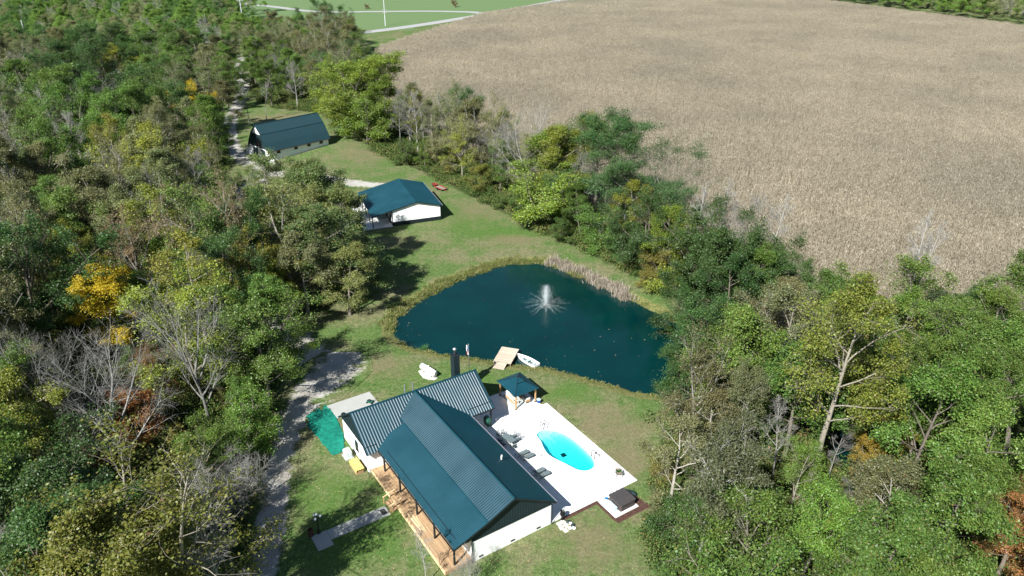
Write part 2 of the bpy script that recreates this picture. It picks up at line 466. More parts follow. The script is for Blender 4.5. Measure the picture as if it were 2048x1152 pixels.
# ------------------------------------------------------------------ polygons of the place
def poly_px(pts, z=0.0): return [gp(x, y, z) for x, y in pts]
POND = poly_px([(786, 660), (788, 655), (794, 638), (812, 621), (835, 603), (863, 588), (885, 577), (910, 564), (935, 553), (960, 544),
                (985, 536), (1016, 529), (1041, 526), (1069, 526), (1091, 528), (1107, 532), (1126, 539), (1141, 547), (1163, 557), (1179, 564),
                (1197, 574), (1216, 580), (1232, 592), (1243, 600), (1260, 600), (1276, 608), (1297, 618), (1319, 629), (1350, 645), (1400, 665),
                (1440, 700), (1436, 755), (1390, 792), (1323, 793), (1304, 789), (1272, 785), (1248, 777), (1222, 769), (1191, 761),
                (1163, 752), (1135, 746), (1104, 739), (1072, 735), (1041, 730), (1016, 730), (991, 727), (972, 722), (935, 716), (900, 711),
                (863, 703), (832, 696), (807, 685), (790, 674)], -0.5)
CREEK = poly_px([(1535, 740), (1560, 730), (1610, 770), (1660, 830), (1720, 900), (1790, 965), (1850, 1010), (1840, 1040), (1760, 1000),
                 (1690, 930), (1620, 860), (1560, 810)], -0.5)
FIELD = [(-67, 398), (-66, 336), (-58, 285), (-40, 240), (-12, 205), (14, 170), (34, 142), (50, 119), (90, 98), (150, 84), (260, 70), (420, 250), (318, 455), (246, 636), (40, 622), (-20, 540)]
POOL_ST = [(14.05, -7.95), (14.25, -8.6), (14.05, -9.4), (13.3, -10.2), (12.3, -10.75), (10.9, -11.05), (9.3, -11.15), (7.8, -11.1), (6.5, -10.95), (5.5, -10.6), (4.75, -10.0),
           (4.55, -9.2), (4.75, -8.5), (5.35, -7.95), (6.3, -7.6), (7.4, -7.25), (8.5, -6.85), (9.6, -6.6), (10.8, -6.75), (11.8, -7.1), (12.6, -7.35), (13.3, -7.45), (13.8, -7.6)]
POOL = [hw(s, t) for s, t in POOL_ST]
def smooth_loop(p, k=3):
    p = np.array(p, float); n = len(p); out = []
    for i in range(n):
        a, b, c, d = p[i - 1], p[i], p[(i + 1) % n], p[(i + 2) % n]
        for j in range(k):
            u = j / k
            out.append(tuple(0.5 * (2 * b + (c - a) * u + (2 * a - 5 * b + 4 * c - d) * u * u + (3 * b - a - 3 * c + d) * u ** 3)))
    return out
POOL = smooth_loop(POOL, 3)
def ccw(p): return p if sum(p[i - 1][0] * p[i][1] - p[i][0] * p[i - 1][1] for i in range(len(p))) > 0 else p[::-1]
POOL = ccw(POOL)
def ragged(p, amp, seed):
    r = np.random.default_rng(seed); q = smooth_loop(p, 3)
    j = r.normal(0, amp, (len(q), 2)); j = 0.6 * j + 0.4 * np.roll(j, 1, 0)
    return [(a[0] + d[0], a[1] + d[1]) for a, d in zip(q, j)]
def sdist(P, poly):
    """signed distance of points P (n,2) to polygon, positive inside"""
    P = np.asarray(P, float); poly = np.asarray(poly, float)
    q = np.roll(poly, -1, 0)
    best = np.full(len(P), 1e9); inside = np.zeros(len(P), bool)
    for a, b in zip(poly, q):
        e = b - a; w = P - a
        t = np.clip((w @ e) / (e @ e + 1e-12), 0, 1)
        best = np.minimum(best, np.hypot(*(w - t[:, None] * e).T))
        c = (a[1] <= P[:, 1]) != (b[1] <= P[:, 1])
        with np.errstate(divide='ignore', invalid='ignore'):
            xi = a[0] + (P[:, 1] - a[1]) * (b[0] - a[0]) / (b[1] - a[1])
        inside ^= c & (P[:, 0] < xi)
    return np.where(inside, best, -best)
POND_RAW = POND
POND = ragged(POND, 0.24, 3)
WOOD_L = poly_px([(440, 1330), (488, 1120), (505, 1000), (525, 900), (548, 820), (552, 745), (560, 690), (520, 640), (468, 560), (430, 490), (425, 440), (452, 385), (458, 350), (440, 300), (438, 255),
                  (450, 190), (462, 140), (470, 108)]) + [(-175, 470), (-330, 480), (-330, 300), (-150, 100), (-90, 40), (-40, 36)]
WOOD_MID = poly_px([(505, 120), (560, 95), (700, 84), (716, 140), (712, 205), (655, 226), (610, 222), (545, 215), (508, 195)])
LINE = poly_px([(655, 218), (715, 150), (722, 205), (800, 260), (960, 320), (1040, 375), (1200, 430), (1330, 500), (1400, 560), (1470, 600), (1400, 612), (1325, 580), (1230, 530),
                (1080, 462), (960, 402), (905, 372), (850, 345), (775, 315), (705, 275)])
WOOD_R = poly_px([(1345, 640), (1390, 600), (1470, 612), (1600, 680), (1750, 715), (1950, 755), (2150, 790)]) + [(150, 60), (120, 30), (30, 30)] + poly_px([(1330, 1330), (1318, 1150), (1300, 1040), (1305, 930), (1330, 850), (1395, 805), (1448, 760), (1450, 700)])
ISLE = poly_px([(560, 700), (480, 590), (455, 490), (470, 400), (560, 365), (690, 400), (690, 460), (760, 480), (770, 530), (720, 610), (650, 650)])

# ------------------------------------------------------------------ ground
def axis(lo, hi, knots):
    out = [lo]
    while out[-1] < hi:
        x = out[-1]
        st = next((s for a, b, s in knots if a <= x < b), None)
        if st is None:
            d = min(min(abs(x - a), abs(x - b)) for a, b, s in knots)
            st = max(2.0, d * 0.16)
        out.append(x + st)
    return np.array(out)
def relief(P):
    d = sdist(P, POND)
    z = np.where(d < -2.4, 0.0, np.where(d < 0, -0.5 * np.clip((d + 2.4) / 2.4, 0, 1) ** 1.4, -0.5 - np.clip(d / 4, 0, 1) * 1.6))
    dc = sdist(P, CREEK)
    z += np.where(dc < -2, 0.0, np.where(dc < 0, -0.5 * np.clip((dc + 2) / 2, 0, 1) ** 1.4, -0.5 - np.clip(dc / 2, 0, 1) * 0.6))
    dp = sdist(P, POOL)
    z = np.where(dp > -1.0, -2.4, z)
    # the bank against the long side of the barn
    bx, by = gp(655, 290)
    g = np.exp(-(((P[:, 0] - bx) / 13) ** 2 + ((P[:, 1] - by) / 11) ** 2))
    return z + 1.1 * g
def make_ground():
    xs = axis(-1500, 1500, [(-95, -24, 1.1), (-24, 32, 0.7), (32, 110, 1.4)])
    ys = axis(-300, 2600, [(40, 60, 1.2), (60, 90, 0.7), (90, 135, 0.7), (135, 240, 1.3)])
    X, Y = np.meshgrid(xs, ys)
    P = np.stack([X.ravel(), Y.ravel()], 1)
    Z = relief(P)
    far = np.hypot(P[:, 0], P[:, 1] - 120) > 130
    Z += np.where(far, 0, RNG.normal(0, 0.012, len(P)))
    nx, ny = len(xs), len(ys)
    i = np.arange((ny - 1) * nx).reshape(ny - 1, nx)[:, :-1].ravel()
    quads = np.stack([i, i + 1, i + nx + 1, i + nx], 1)
    me = fast_mesh('ground', np.column_stack([P, Z]), quads, M_GROUND, True)
    def put(name, val):
        a = me.attributes.new(name, 'FLOAT', 'POINT'); a.data.foreach_set('value', np.clip(val, 0, 1).astype(np.float32))
    soft = lambda d, w: np.clip(0.5 + d / (2 * w), 0, 1)
    wood = np.maximum.reduce([soft(sdist(P, q), w) for q, w in ((WOOD_L, 2.5), (WOOD_MID, 4), (LINE, 2.0), (WOOD_R, 2.5))])
    wood = np.maximum(wood, 0.62 * soft(sdist(P, ISLE), 6))
    put('wood', wood)
    def spots(lst): return np.max([np.exp(-(((P[:, 0] - gp(a, b)[0]) / r1) ** 2 + ((P[:, 1] - gp(a, b)[1]) / r2) ** 2)) for a, b, r1, r2 in lst], 0)
    put('lush', spots([(720, 1085, 8, 7), (640, 1000, 6, 6), (1120, 790, 7, 2.5), (960, 770, 6, 4), (930, 440, 9, 6), (1010, 465, 12, 4)]))
    put('dry', spots([(1215, 850, 5, 5), (1250, 920, 4, 6), (1190, 1080, 6, 4), (770, 730, 4, 4), (730, 310, 12, 10), (960, 420, 6, 8), (560, 235, 14, 5), (1030, 480, 5, 3)]))
    put('field', soft(sdist(P, FIELD), 1.5))
    dd = sdist(P, POND)
    put('bank', np.where(dd > -3.2, np.clip(1 - abs(dd + 0.8) / 2.2, 0, 1), 0))
    put('bed', np.where((dd > 0.25) | (sdist(P, CREEK) > 0.2), 1.0, 0.0))
    road_side = (P[:, 1] > 430 + (P[:, 0] + 150) * 0.55) & (P[:, 0] < 300)
    put('meadow', np.where(road_side | (P[:, 1] > 655), 1.0, 0.0))
    o = link('ground', me); tag(o, kind='structure')
make_ground()

def ribbon(name, pts, widths, z, mat, n_across=6, step=1.5, edge=True):
    """a road or path: a strip along pts; the attribute edge is 1 in the middle, 0 at the rims"""
    p = np.array(pts, float); w = np.array(widths, float)
    seg = np.hypot(*np.diff(p, axis=0).T); s = np.concatenate([[0], np.cumsum(seg)])
    q = []
    for i in range(len(p) - 1):
        a, b, c, d = p[max(i - 1, 0)], p[i], p[i + 1], p[min(i + 2, len(p) - 1)]
        k = max(2, int(seg[i] / step))
        for j in range(k):
            u = j / k
            q.append((*(0.5 * (2 * b + (c - a) * u + (2 * a - 5 * b + 4 * c - d) * u * u + (3 * b - a - 3 * c + d) * u ** 3)), w[i] * (1 - u) + w[i + 1] * u))
    q.append((*p[-1], w[-1])); q = np.array(q)
    d = np.gradient(q[:, :2], axis=0); d /= np.hypot(*d.T)[:, None]
    nrm = np.stack([-d[:, 1], d[:, 0]], 1)
    vs, ed = [], []
    for a in np.linspace(-1, 1, n_across + 1):
        P = q[:, :2] + nrm * (a * q[:, 2:3] / 2)
        zz = relief(P) + z + 0.02 * (1 - a * a)
        vs.append(np.column_stack([P, zz])); ed.append(np.full(len(P), 1 - abs(a)))
    vs = np.concatenate(vs); ed = np.concatenate(ed); n = len(q)
    quads = [(r * n + i, r * n + i + 1, (r + 1) * n + i + 1, (r + 1) * n + i) for r in range(n_across) for i in range(n - 1)]
    me = fast_mesh(name, vs, quads, mat, True)
    a = me.attributes.new('edge', 'FLOAT', 'POINT'); a.data.foreach_set('value', ed.astype(np.float32))
    return tag(link(name, me), kind='structure')
ribbon('gravel_driveway', poly_px([(500, 1240), (527, 1120), (548, 1000), (562, 900), (590, 830), (640, 762), (600, 690), (530, 625), (478, 545), (450, 470), (478, 395), (520, 350), (478, 310), (462, 280), (462, 240), (478, 205), (486, 165), (480, 130), (492, 100)]),
       [5.0, 5.0, 4.8, 4.8, 6.5, 11, 8.5, 6.5, 6, 6, 6.5, 7.5, 7, 6, 6.5, 7, 7, 7.5, 8], 0.035, M_GRAVEL)
ribbon('gravel_turnout', poly_px([(690, 705), (675, 735), (640, 770), (600, 800)]), [7, 11, 10, 5], 0.070, M_GRAVEL)
ribbon('gravel_spur', poly_px([(500, 352), (560, 348), (640, 355), (700, 366), (768, 372)]), [6, 7, 7, 7, 6], 0.075, M_GRAVEL)
rd = ribbon('road', [(-400, 330), (-250, 388), (-165, 416), (-110, 437), (-72, 468), (-20, 540), (40, 640), (140, 800), (300, 1050)], [9] * 9, 0.04, M_ROAD, step=6)
ribbon('lane', [(-330, 700), (-190, 600), (-140, 560), (-95, 560), (-60, 562), (-28, 556), (-18, 545)], [7, 7, 7, 7, 7, 8, 10], 0.05, M_ROAD, step=6)

# ------------------------------------------------------------------ buildings
def ribbed(name, E0, E1, R0, R1, mat, parent, pitch=0.3, rh=0.035, rw=0.06, th=0.10):
    """a metal roof slope between an eave E0-E1 and a ridge R0-R1, ribs running up the slope"""
    E0, E1, R0, R1 = map(Vector, (E0, E1, R0, R1))
    L = (E1 - E0).length
    nrm = (E1 - E0).cross(R0 - E0).normalized()
    if nrm.z < 0: nrm = -nrm
    us = [(0, 0.0)]
    k = int(L / pitch)
    for i in range(1, k):
        c = i * L / k
        us += [((c - rw) / L, 0), ((c - rw * 0.4) / L, rh), ((c + rw * 0.4) / L, rh), ((c + rw) / L, 0)]
    us.append((1, 0.0))
    vs = []
    for u, h in us:
        vs += [E0.lerp(E1, u) + nrm * h, R0.lerp(R1, u) + nrm * h]
    n = len(us); fs = [(2 * i, 2 * i + 2, 2 * i + 3, 2 * i + 1) for i in range(n - 1)]
    b = len(vs); vs += [E0 - nrm * th, E1 - nrm * th, R1 - nrm * th, R0 - nrm * th]
    fs += [(b + 3, b + 2, b + 1, b), (0, b, b + 1, 2 * n - 2), (1, b + 3, b, 0), (2 * n - 2, b + 1, b + 2, 2 * n - 1), (b + 3, 1, 2 * n - 1, b + 2)]
    return MB().add(vs, fs).build(name, mat, parent)
def opening(parent, name, c, w, h, axis, mat_frame, mat_pane, sub='pane', depth=0.05, out=1):
    """a framed window or door lying in a wall; axis 'x' runs along x, 'y' along y"""
    f = MB()
    fw = 0.07
    def bx(u0, u1, z0, z1, d, mb):
        a = (c[0] + u0, c[1] - d, c[2] + z0) if axis == 'x' else (c[0] - d, c[1] + u0, c[2] + z0)
        b_ = (c[0] + u1, c[1] + d, c[2] + z1) if axis == 'x' else (c[0] + d, c[1] + u1, c[2] + z1)
        mb.bb(a, b_)
    bx(-w / 2, w / 2, -h / 2, -h / 2 + fw, depth, f); bx(-w / 2, w / 2, h / 2 - fw, h / 2, depth, f)
    bx(-w / 2, -w / 2 + fw, -h / 2 + fw, h / 2 - fw, depth, f); bx(w / 2 - fw, w / 2, -h / 2 + fw, h / 2 - fw, depth, f)
    fo = f.build(name, mat_frame, parent)
    p = MB(); bx(-w / 2 + fw, w / 2 - fw, -h / 2 + fw, h / 2 - fw, depth * 0.5, p); p.build(sub, mat_pane, fo)
    return fo

def build_house():
    x, y = hw(0, 0)
    h = thing('house', 'long white house with dark ribbed metal roofs beside the swimming pool', 'house', (x, y, 0), HA)
    ZW, RT, RZ = 2.95, 4.97, 6.42
    MB().bb((0, 0, -0.1), (19.0, 10.0, ZW)).build('wall', M_WHITE, h)
    MB().bb((18.72, -1.4, -0.1), (26.8, 13.42, ZW + 0.1)).build('wall', M_WHITE, h)
    # near gable, clad in dark boards
    g = MB(); g.add([(0.02, 0, ZW), (0.02, 10.0, ZW), (0.02, 10.0, 4.05), (0.02, 8.18, 4.75), (0.02, RT, 6.28), (0.02, 0, 3.42),
                     (0.3, 0, ZW), (0.3, 10.0, ZW), (0.3, 10.0, 4.05), (0.3, 8.18, 4.75), (0.3, RT, 6.28), (0.3, 0, 3.42)],
                    [(0, 1, 2, 3, 4, 5), (11, 10, 9, 8, 7, 6), (0, 6, 7, 1)])
    gs = g.build('gable_siding', M_SIDING, h)
    bt = MB()
    for i in range(50):
        t = 0.1 + i * 0.2
        top = 3.42 + (6.28 - 3.42) * t / RT if t < RT else (6.28 - (t - RT) * 1.53 / 3.21 if t < 8.18 else 4.75 - (t - 8.18) * 0.385)
        bt.bb((-0.02, t - 0.025, ZW + 0.06), (0.018, t + 0.025, top))
    tag(bt.build('batten', M_SIDING, gs), kind='stuff')
    MB().bb((-0.05, -0.03, ZW - 0.10), (0.016, 10.03, ZW + 0.055)).build('trim_board', M_TRIM, gs)
    # main roof
    s0, s1 = -0.35, 22.75
    ribbed('roof_panel', (s0, -0.42, 3.28), (s1, -0.42, 3.28), (s0, RT, RZ), (s1, RT, RZ), M_ROOF, h, 0.23)
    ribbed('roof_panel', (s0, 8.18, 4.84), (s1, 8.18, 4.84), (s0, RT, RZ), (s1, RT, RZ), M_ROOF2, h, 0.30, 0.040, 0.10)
    ribbed('roof_panel', (s0, 12.22, 3.30), (19.5, 12.22, 3.30), (s0, 8.18, 4.825), (19.5, 8.18, 4.825), M_ROOF, h, 0.23, 0.02)
    MB().tube([(s0 - 0.02, RT, RZ + 0.02), (s1, RT, RZ + 0.02)], 0.11, 6).build('ridge_cap', M_ROOF, h)
    MB().bar((s0 - 0.02, 8.18, 4.86), (21.0, 8.18, 4.86), 0.14, 0.05).build('ridge_cap', M_ROOF, h)
    MB().bar((0.6, 11.55, 3.58), (17.2, 11.55, 3.58), 0.05, 0.05).build('snow_guard', M_TRIM, h)
    f = MB()
    for (a, b) in (((s0 - 0.03, -0.45, 3.2), (s0 - 0.03, RT, 6.34)), ((s0 - 0.03, RT, 6.34), (s0 - 0.03, 8.18, 4.76)), ((s0 - 0.03, 8.18, 4.76), (s0 - 0.03, 12.25, 3.22))):
        f.bar(a, b, 0.05, 0.22)
    f.build('bargeboard', M_TRIM, h)
    MB().bar((s0, 12.30, 3.20), (18.3, 12.30, 3.20), 0.12, 0.14).build('gutter', M_TRIM, h)
    MB().bar((s0, -0.52, 3.18), (18.4, -0.52, 3.18), 0.13, 0.13).build('gutter', M_STEEL, h)
    # near porch end: the roof runs on over the deck
    MB().add([(0.05, 10.0, ZW + 0.02), (0.05, 12.1, ZW + 0.02), (0.05, 12.1, 3.2), (0.05, 10.0, 3.98), (0.2, 10.0, ZW + 0.02), (0.2, 12.1, ZW + 0.02), (0.2, 12.1, 3.2), (0.2, 10.0, 3.98)],
             [(0, 1, 2, 3), (7, 6, 5, 4), (0, 4, 5, 1)]).build('porch_gable', M_SIDING, h)
    MB().bb((0.05, 11.85, ZW + 0.03), (18.2, 12.05, 3.16)).build('porch_beam', M_TRIM, h)
    for s in (0.25, 4.6, 8.8, 13.1, 17.4):
        MB().bb((s - 0.09, 11.86, 0.55), (s + 0.09, 12.04, ZW + 0.03)).build('porch_post', M_TRIM, h)
    MB().tube([(-0.1, 10.06, 2.9), (-0.1, 10.06, 0.05)], 0.06, 8).build('downspout', M_TRIM, h)
    MB().tube([(-0.1, -0.10, 2.9), (-0.1, -0.10, 0.05)], 0.05, 8).build('downspout', M_TRIM, h)
    # wing
    ws, we, wr, wz = 18.15, 27.35, 22.85, 6.36
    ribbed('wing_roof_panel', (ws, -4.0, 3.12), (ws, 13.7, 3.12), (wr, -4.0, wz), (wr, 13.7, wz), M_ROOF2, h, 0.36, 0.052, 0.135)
    ribbed('wing_roof_panel', (we, -4.0, 3.12), (we, 13.7, 3.12), (wr, -4.0, wz), (wr, 13.7, wz), M_ROOF, h, 0.30, 0.04)
    MB().tube([(wr, -4.03, wz + 0.02), (wr, 13.73, wz + 0.02)], 0.12, 6).build('ridge_cap', M_ROOF, h)
    for t0, t1 in ((12.15, 13.66), (-3.95, -0.55)):
        MB().bar((ws + 0.75, t0, 3.72), (ws + 0.75, t1, 3.72), 0.05, 0.06).build('snow_guard', M_TRIM, h)
    for t, top in ((13.40, 13.43), (-1.42, -1.39)):
        g = MB()
        v = [(18.72, 3.04), (26.8, 3.04), (26.8, 3.40), (22.85, 6.2), (18.72, 3.40)]
        g.add([(a, top + 0.02 * (1 if t > 0 else -1), b) for a, b in v] + [(a, top - 0.2 * (1 if t > 0 else -1), b) for a, b in v], [(0, 1, 2, 3, 4), (9, 8, 7, 6, 5)])
        gs = g.build('gable_siding', M_SIDING, h)
        bt = MB()
        for i in range(38):
            s = 18.9 + i * 0.21
            zt = 3.40 + (6.2 - 3.40) * (s - 18.72) / 4.13 if s < 22.85 else 6.2 - (s - 22.85) * 2.8 / 3.95
            sg = 1 if t > 0 else -1
            bt.bb((s - 0.02, top + 0.022 * sg, 3.1), (s + 0.02, top + 0.05 * sg, zt))
        tag(bt.build('batten', M_SIDING, gs), kind='stuff')
    for t in (13.73, -4.03):
        f = MB(); f.bar((ws - 0.02, t, 3.05), (wr, t, 6.29), 0.05, 0.2); f.bar((wr, t, 6.29), (we + 0.02, t, 3.05), 0.05, 0.2)
        f.build('bargeboard', M_TRIM, h)
    MB().bar((ws - 0.08, -4.0, 3.05), (ws - 0.08, -0.4, 3.05), 0.12, 0.13).build('gutter', M_TRIM, h)
    MB().bar((we + 0.08, -4.0, 3.05), (we + 0.08, 13.7, 3.05), 0.12, 0.13).build('gutter', M_TRIM, h)
    # soffit and open corner at the pool end of the wing
    MB().bb((18.4, -3.75, 2.85), (27.0, -1.45, 2.98)).build('porch_ceiling', M_WHITE, h)
    MB().bb((18.35, -3.85, 2.98), (18.6, -1.45, 3.05)).build('porch_beam', M_TRIM, h)
    for s in (18.55, 26.6):
        MB().bb((s - 0.1, -3.8, 0.1), (s + 0.1, -3.6, 2.86)).build('porch_post', M_TRIM, h)
    # windows and doors
    opening(h, 'window', (22.3, 13.43, 1.7), 1.0, 1.6, 'x', M_TRIM, M_GLASS)
    for s, w in ((3.0, 1.8), (7.0, 1.8), (15.6, 1.8)):
        opening(h, 'window', (s, 10.02, 1.75), w, 1.3, 'x', M_TRIM, M_GLASS)
    opening(h, 'door', (12.0, 10.02, 1.62), 1.1, 2.1, 'x', M_TRIM, M_SIDING, 'door_leaf')
    for s, w, z, hh in ((2.5, 1.6, 1.7, 1.2), (6.2, 1.6, 1.7, 1.2), (10.5, 2.6, 1.2, 2.1), (15.0, 2.6, 1.2, 2.1)):
        opening(h, 'window', (s, -0.02, z), w, hh, 'x', M_TRIM, M_GLASS)
    opening(h, 'door', (20.4, -1.42, 1.2), 1.8, 2.1, 'y' if False else 'x', M_TRIM, M_GLASS)
    for px, py in ((957.5, 1105.5), (1023.5, 1078), (1075, 1053)):
        t = hp(px, py, 0.35)[1]
        v = MB().bb((-0.03, t - 0.26, 0.24), (0.002, t + 0.26, 0.44)).build('foundation_vent', M_TRIM, h)
    m = MB(); m.bb((24.6, 13.42, 1.2), (25.1, 13.56, 2.0)).build('meter_box', M_PALEBLUE, h)
    MB().tube([(24.85, 13.5, 2.0), (24.85, 13.5, 3.0)], 0.035, 6).build('conduit', M_PALEBLUE, h)
    MB().tube([(24.4, 13.48, 1.2), (24.4, 13.48, 0.1)], 0.03, 6).build('conduit', M_PALEBLUE, h)
    # flues on the roofs
    s, t = hp(1003, 917, 4.6)
    v = MB().tube([(s, t, 3.9), (s, t, 4.85), (s + 0.04, t - 0.06, 4.95), (s + 0.12, t - 0.12, 4.93)], 0.085, 8).build('vent_pipe', M_WHITE, h)
    for px, py in ((816, 782), (832, 777)):
        s, t = hp(px, py, 6.4)
        MB().tube([(s + 1.0, t, 5.3), (s + 1.0, t, 6.75)], 0.09, 8).build('vent_pipe', M_STEEL, h)
    c = MB().bb((26.75, -3.75, 0.0), (27.75, -2.85, 6.6)).build('chimney', M_SIDING, h)
    rb = MB()
    for i in range(7):
        rb.bb((26.72, -3.7 + i * 0.13, 0.1), (26.748, -3.66 + i * 0.13, 6.55)); rb.bb((26.8 + i * 0.14, -3.78, 0.1), (26.84 + i * 0.14, -3.752, 6.55)); rb.bb((26.8 + i * 0.14, -2.848, 0.1), (26.84 + i * 0.14, -2.82, 6.55))
    tag(rb.build('batten', M_SIDING, c), kind='stuff')
    MB().bb((26.70, -3.80, 6.6), (27.80, -2.80, 6.68)).build('chimney_cap', M_TRIM, c)
    MB().lathe([(0.14, 0), (0.14, 0.75), (0.24, 0.78), (0.26, 0.9), (0.24, 1.0), (0.1, 1.08)], (27.25, -3.3, 6.68), 14).build('flue', M_STEEL, c, True)
build_house()

def build_deck():
    x, y = hw(0, 0)
    d = thing('front_deck', 'long golden timber deck along the lit side of the white house', 'deck', (x, y, 0), HA)
    me = {}
    n_r, n_l = 22, 4
    L = 18.55 / n_l
    base = MB().box((0, 0, 0), (L - 0.012, 0.135, 0.035)).build('plank', M_DECK, d)
    first = True
    for i in range(n_r):
        off = (i % 2) * L / 2
        s = 0.0
        cuts = [0.0] + ([L / 2] if i % 2 else []) + [(k + 1) * L - (L / 2 if i % 2 else 0) for k in range(n_l) if (k + 1) * L - (L / 2 if i % 2 else 0) < 18.5 and (k or not i % 2)] + [18.55]
        cuts = sorted(set(round(c, 3) for c in cuts))
        for a, b in zip(cuts[:-1], cuts[1:]):
            o = base if first else base.copy()
            if not first: COL.objects.link(o); o.parent = d
            first = False
            o.location = ((a + b) / 2 + 0.0, 10.09 + i * 0.1425, 0.5325 + random.uniform(-0.003, 0.003)); o.scale = ((b - a - 0.012) / (L - 0.012), 1, 1)
    MB().bb((-0.02, 13.17, 0.05), (18.6, 13.22, 0.53)).build('skirt', M_FRESH, d)
    MB().bb((-0.06, 10.05, 0.05), (-0.02, 13.22, 0.53)).build('skirt', M_DECK, d)
    MB().bb((18.57, 10.05, 0.05), (18.61, 13.22, 0.53)).build('skirt', M_FRESH, d)
    for s in np.linspace(0.2, 18.3, 9):
        MB().bb((s - 0.05, 12.9, -0.05), (s + 0.05, 13.0, 0.5)).build('deck_post', M_DECK, d)
    for i, z in enumerate((0.36, 0.19)):
        for k in range(2):
            MB().bb((11.2, 13.24 + i * 0.34 + k * 0.165, z - 0.035), (12.85, 13.24 + i * 0.34 + k * 0.165 + 0.155, z)).build('stair_tread', M_DECK, d)
    MB().bb((11.2, 13.24, 0.02), (12.85, 13.28, 0.32)).build('stair_riser', M_DECK, d)
    MB().bb((11.2, 13.92, 0.0), (12.85, 13.96, 0.15)).build('stair_riser', M_DECK, d)
    for s in (11.16, 12.9):
        r = MB().bar((s, 12.7, 1.50), (s, 14.25, 1.02), 0.16, 0.07).build('handrail', M_FRESH, d)
        MB().bb((s - 0.05, 12.75, 0.55), (s + 0.05, 12.85, 1.44)).build('rail_post', M_POST, r)
        MB().bb((s - 0.05, 14.1, 0.0), (s + 0.05, 14.2, 1.0)).build('rail_post', M_POST, r)
        MB().bar((s, 13.2, 0.48), (s, 14.1, 0.02), 0.05, 0.24).build('stringer', M_DECK, r)
build_deck()
for i, (s, t, l, a, lab) in enumerate(((8.0, 12.75, 2.9, 0.03, 'pale loose board on the deck, the one nearest the deck edge'), (7.9, 12.48, 3.2, 0.0, 'pale loose board on the deck between two other boards'), (7.3, 12.25, 2.6, -0.03, 'pale loose board on the deck, the one nearest the house wall'))):
    o = MB().box((0, 0, 0), (l, 0.16, 0.04)).build('loose_board', M_FRESH)
    x, y = hw(s, t); o.location = (x, y, 0.574); o.rotation_euler = (0, 0, HA + a)
    tag(o, lab, 'board', 'loose boards lying on the deck')

def build_garage():
    L = gp(785.8, 452.4); a = radians(20.7)
    g = thing('garage', 'white metal garage with dark base band and open porch near the pond', 'garage', (L[0], L[1], 0), a)
    W, D = 10.84, 16.4
    MB().bb((0, 0, 0.9), (W, D, 3.5)).add([(0, 0, 3.5), (W, 0, 3.5), (5.4, 0, 4.85), (0, D, 3.5), (W, D, 3.5), (5.4, D, 4.85)], [(0, 1, 2), (5, 4, 3)]).build('wall', M_WHITE, g)
    rb = MB()
    for i in range(46):
        u = 0.12 + i * 0.235
        zt = 3.5 + 1.35 * (u / 5.4 if u < 5.4 else (W - u) / (W - 5.4))
        rb.bb((u - 0.02, -0.022, 0.92), (u + 0.02, -0.002, zt - 0.08))
    tag(rb.build('wall_rib', M_WHITE, g), kind='stuff')
    MB().bb((-0.02, -0.025, -0.05), (W + 0.02, D + 0.02, 0.9)).build('base_band', M_TRIM, g)
    MB().bb((-0.06, -0.06, 0.9), (0.09, 0.05, 3.5)).build('corner_trim', M_TRIM, g)
    MB().bb((W - 0.09, -0.06, 0.9), (W + 0.06, 0.05, 3.5)).build('corner_trim', M_TRIM, g)
    ribbed('roof_panel', (W + 0.35, -0.35, 3.5), (W + 0.35, D + 0.35, 3.5), (5.4, -0.35, 4.98), (5.4, D + 0.35, 4.98), M_ROOF, g, 0.45, 0.03)
    ribbed('roof_panel', (-4.45, -0.35, 2.75), (-4.45, D + 0.35, 2.75), (5.4, -0.35, 4.98), (5.4, D + 0.35, 4.98), M_ROOF, g, 0.45, 0.03)
    MB().tube([(5.4, -0.38, 5.0), (5.4, D + 0.38, 5.0)], 0.10, 6).build('ridge_cap', M_ROOF, g)
    f = MB(); f.bar((W + 0.4, -0.37, 3.42), (5.4, -0.37, 4.9), 0.05, 0.16); f.bar((-4.5, -0.37, 2.67), (5.4, -0.37, 4.9), 0.05, 0.16)
    f.build('bargeboard', M_TRIM, g)
    MB().bb((W + 0.38, -0.3, 3.36), (W + 0.5, D + 0.3, 3.48)).build('gutter', M_STEEL, g)
    MB().bb((-4.35, -0.2, 2.45), (-4.15, D + 0.2, 2.68)).build('porch_beam', M_TRIM, g)
    for v in (0.05, 4.1, 8.2, 12.3, D - 0.1):
        MB().bb((-4.34, v - 0.09, 0.1), (-4.16, v + 0.09, 2.45)).build('porch_post', M_TRIM, g)
    MB().bb((-6.6, -0.3, -0.1), (-0.03, D + 0.6, 0.1)).build('porch_slab', M_PATIO, g)
    rl = MB().bb((-3.9, 2.2, 1.0), (-0.4, 2.28, 1.06)).build('railing', M_WHITE, g)
    MB().bb((-3.9, 2.2, 0.2), (-0.4, 2.28, 0.26)).build('bottom_rail', M_WHITE, rl)
    for k in range(24):
        MB().bb((-3.85 + k * 0.148, 2.22, 0.26), (-3.81 + k * 0.148, 2.26, 1.0)).build('baluster', M_WHITE, rl)
    opening(g, 'door', (-0.03, 4.6, 1.15), 1.0, 2.1, 'y', M_WHITE, M_TRIM, 'door_leaf')
    opening(g, 'window', (-0.03, 1.9, 1.7), 1.1, 1.0, 'y', M_TRIM, M_GLASS)
    for v in (8.0, 12.5):
        opening(g, 'garage_door', (-0.03, v, 1.25), 3.0, 2.35, 'y', M_TRIM, M_WHITE, 'door_leaf')
build_garage()

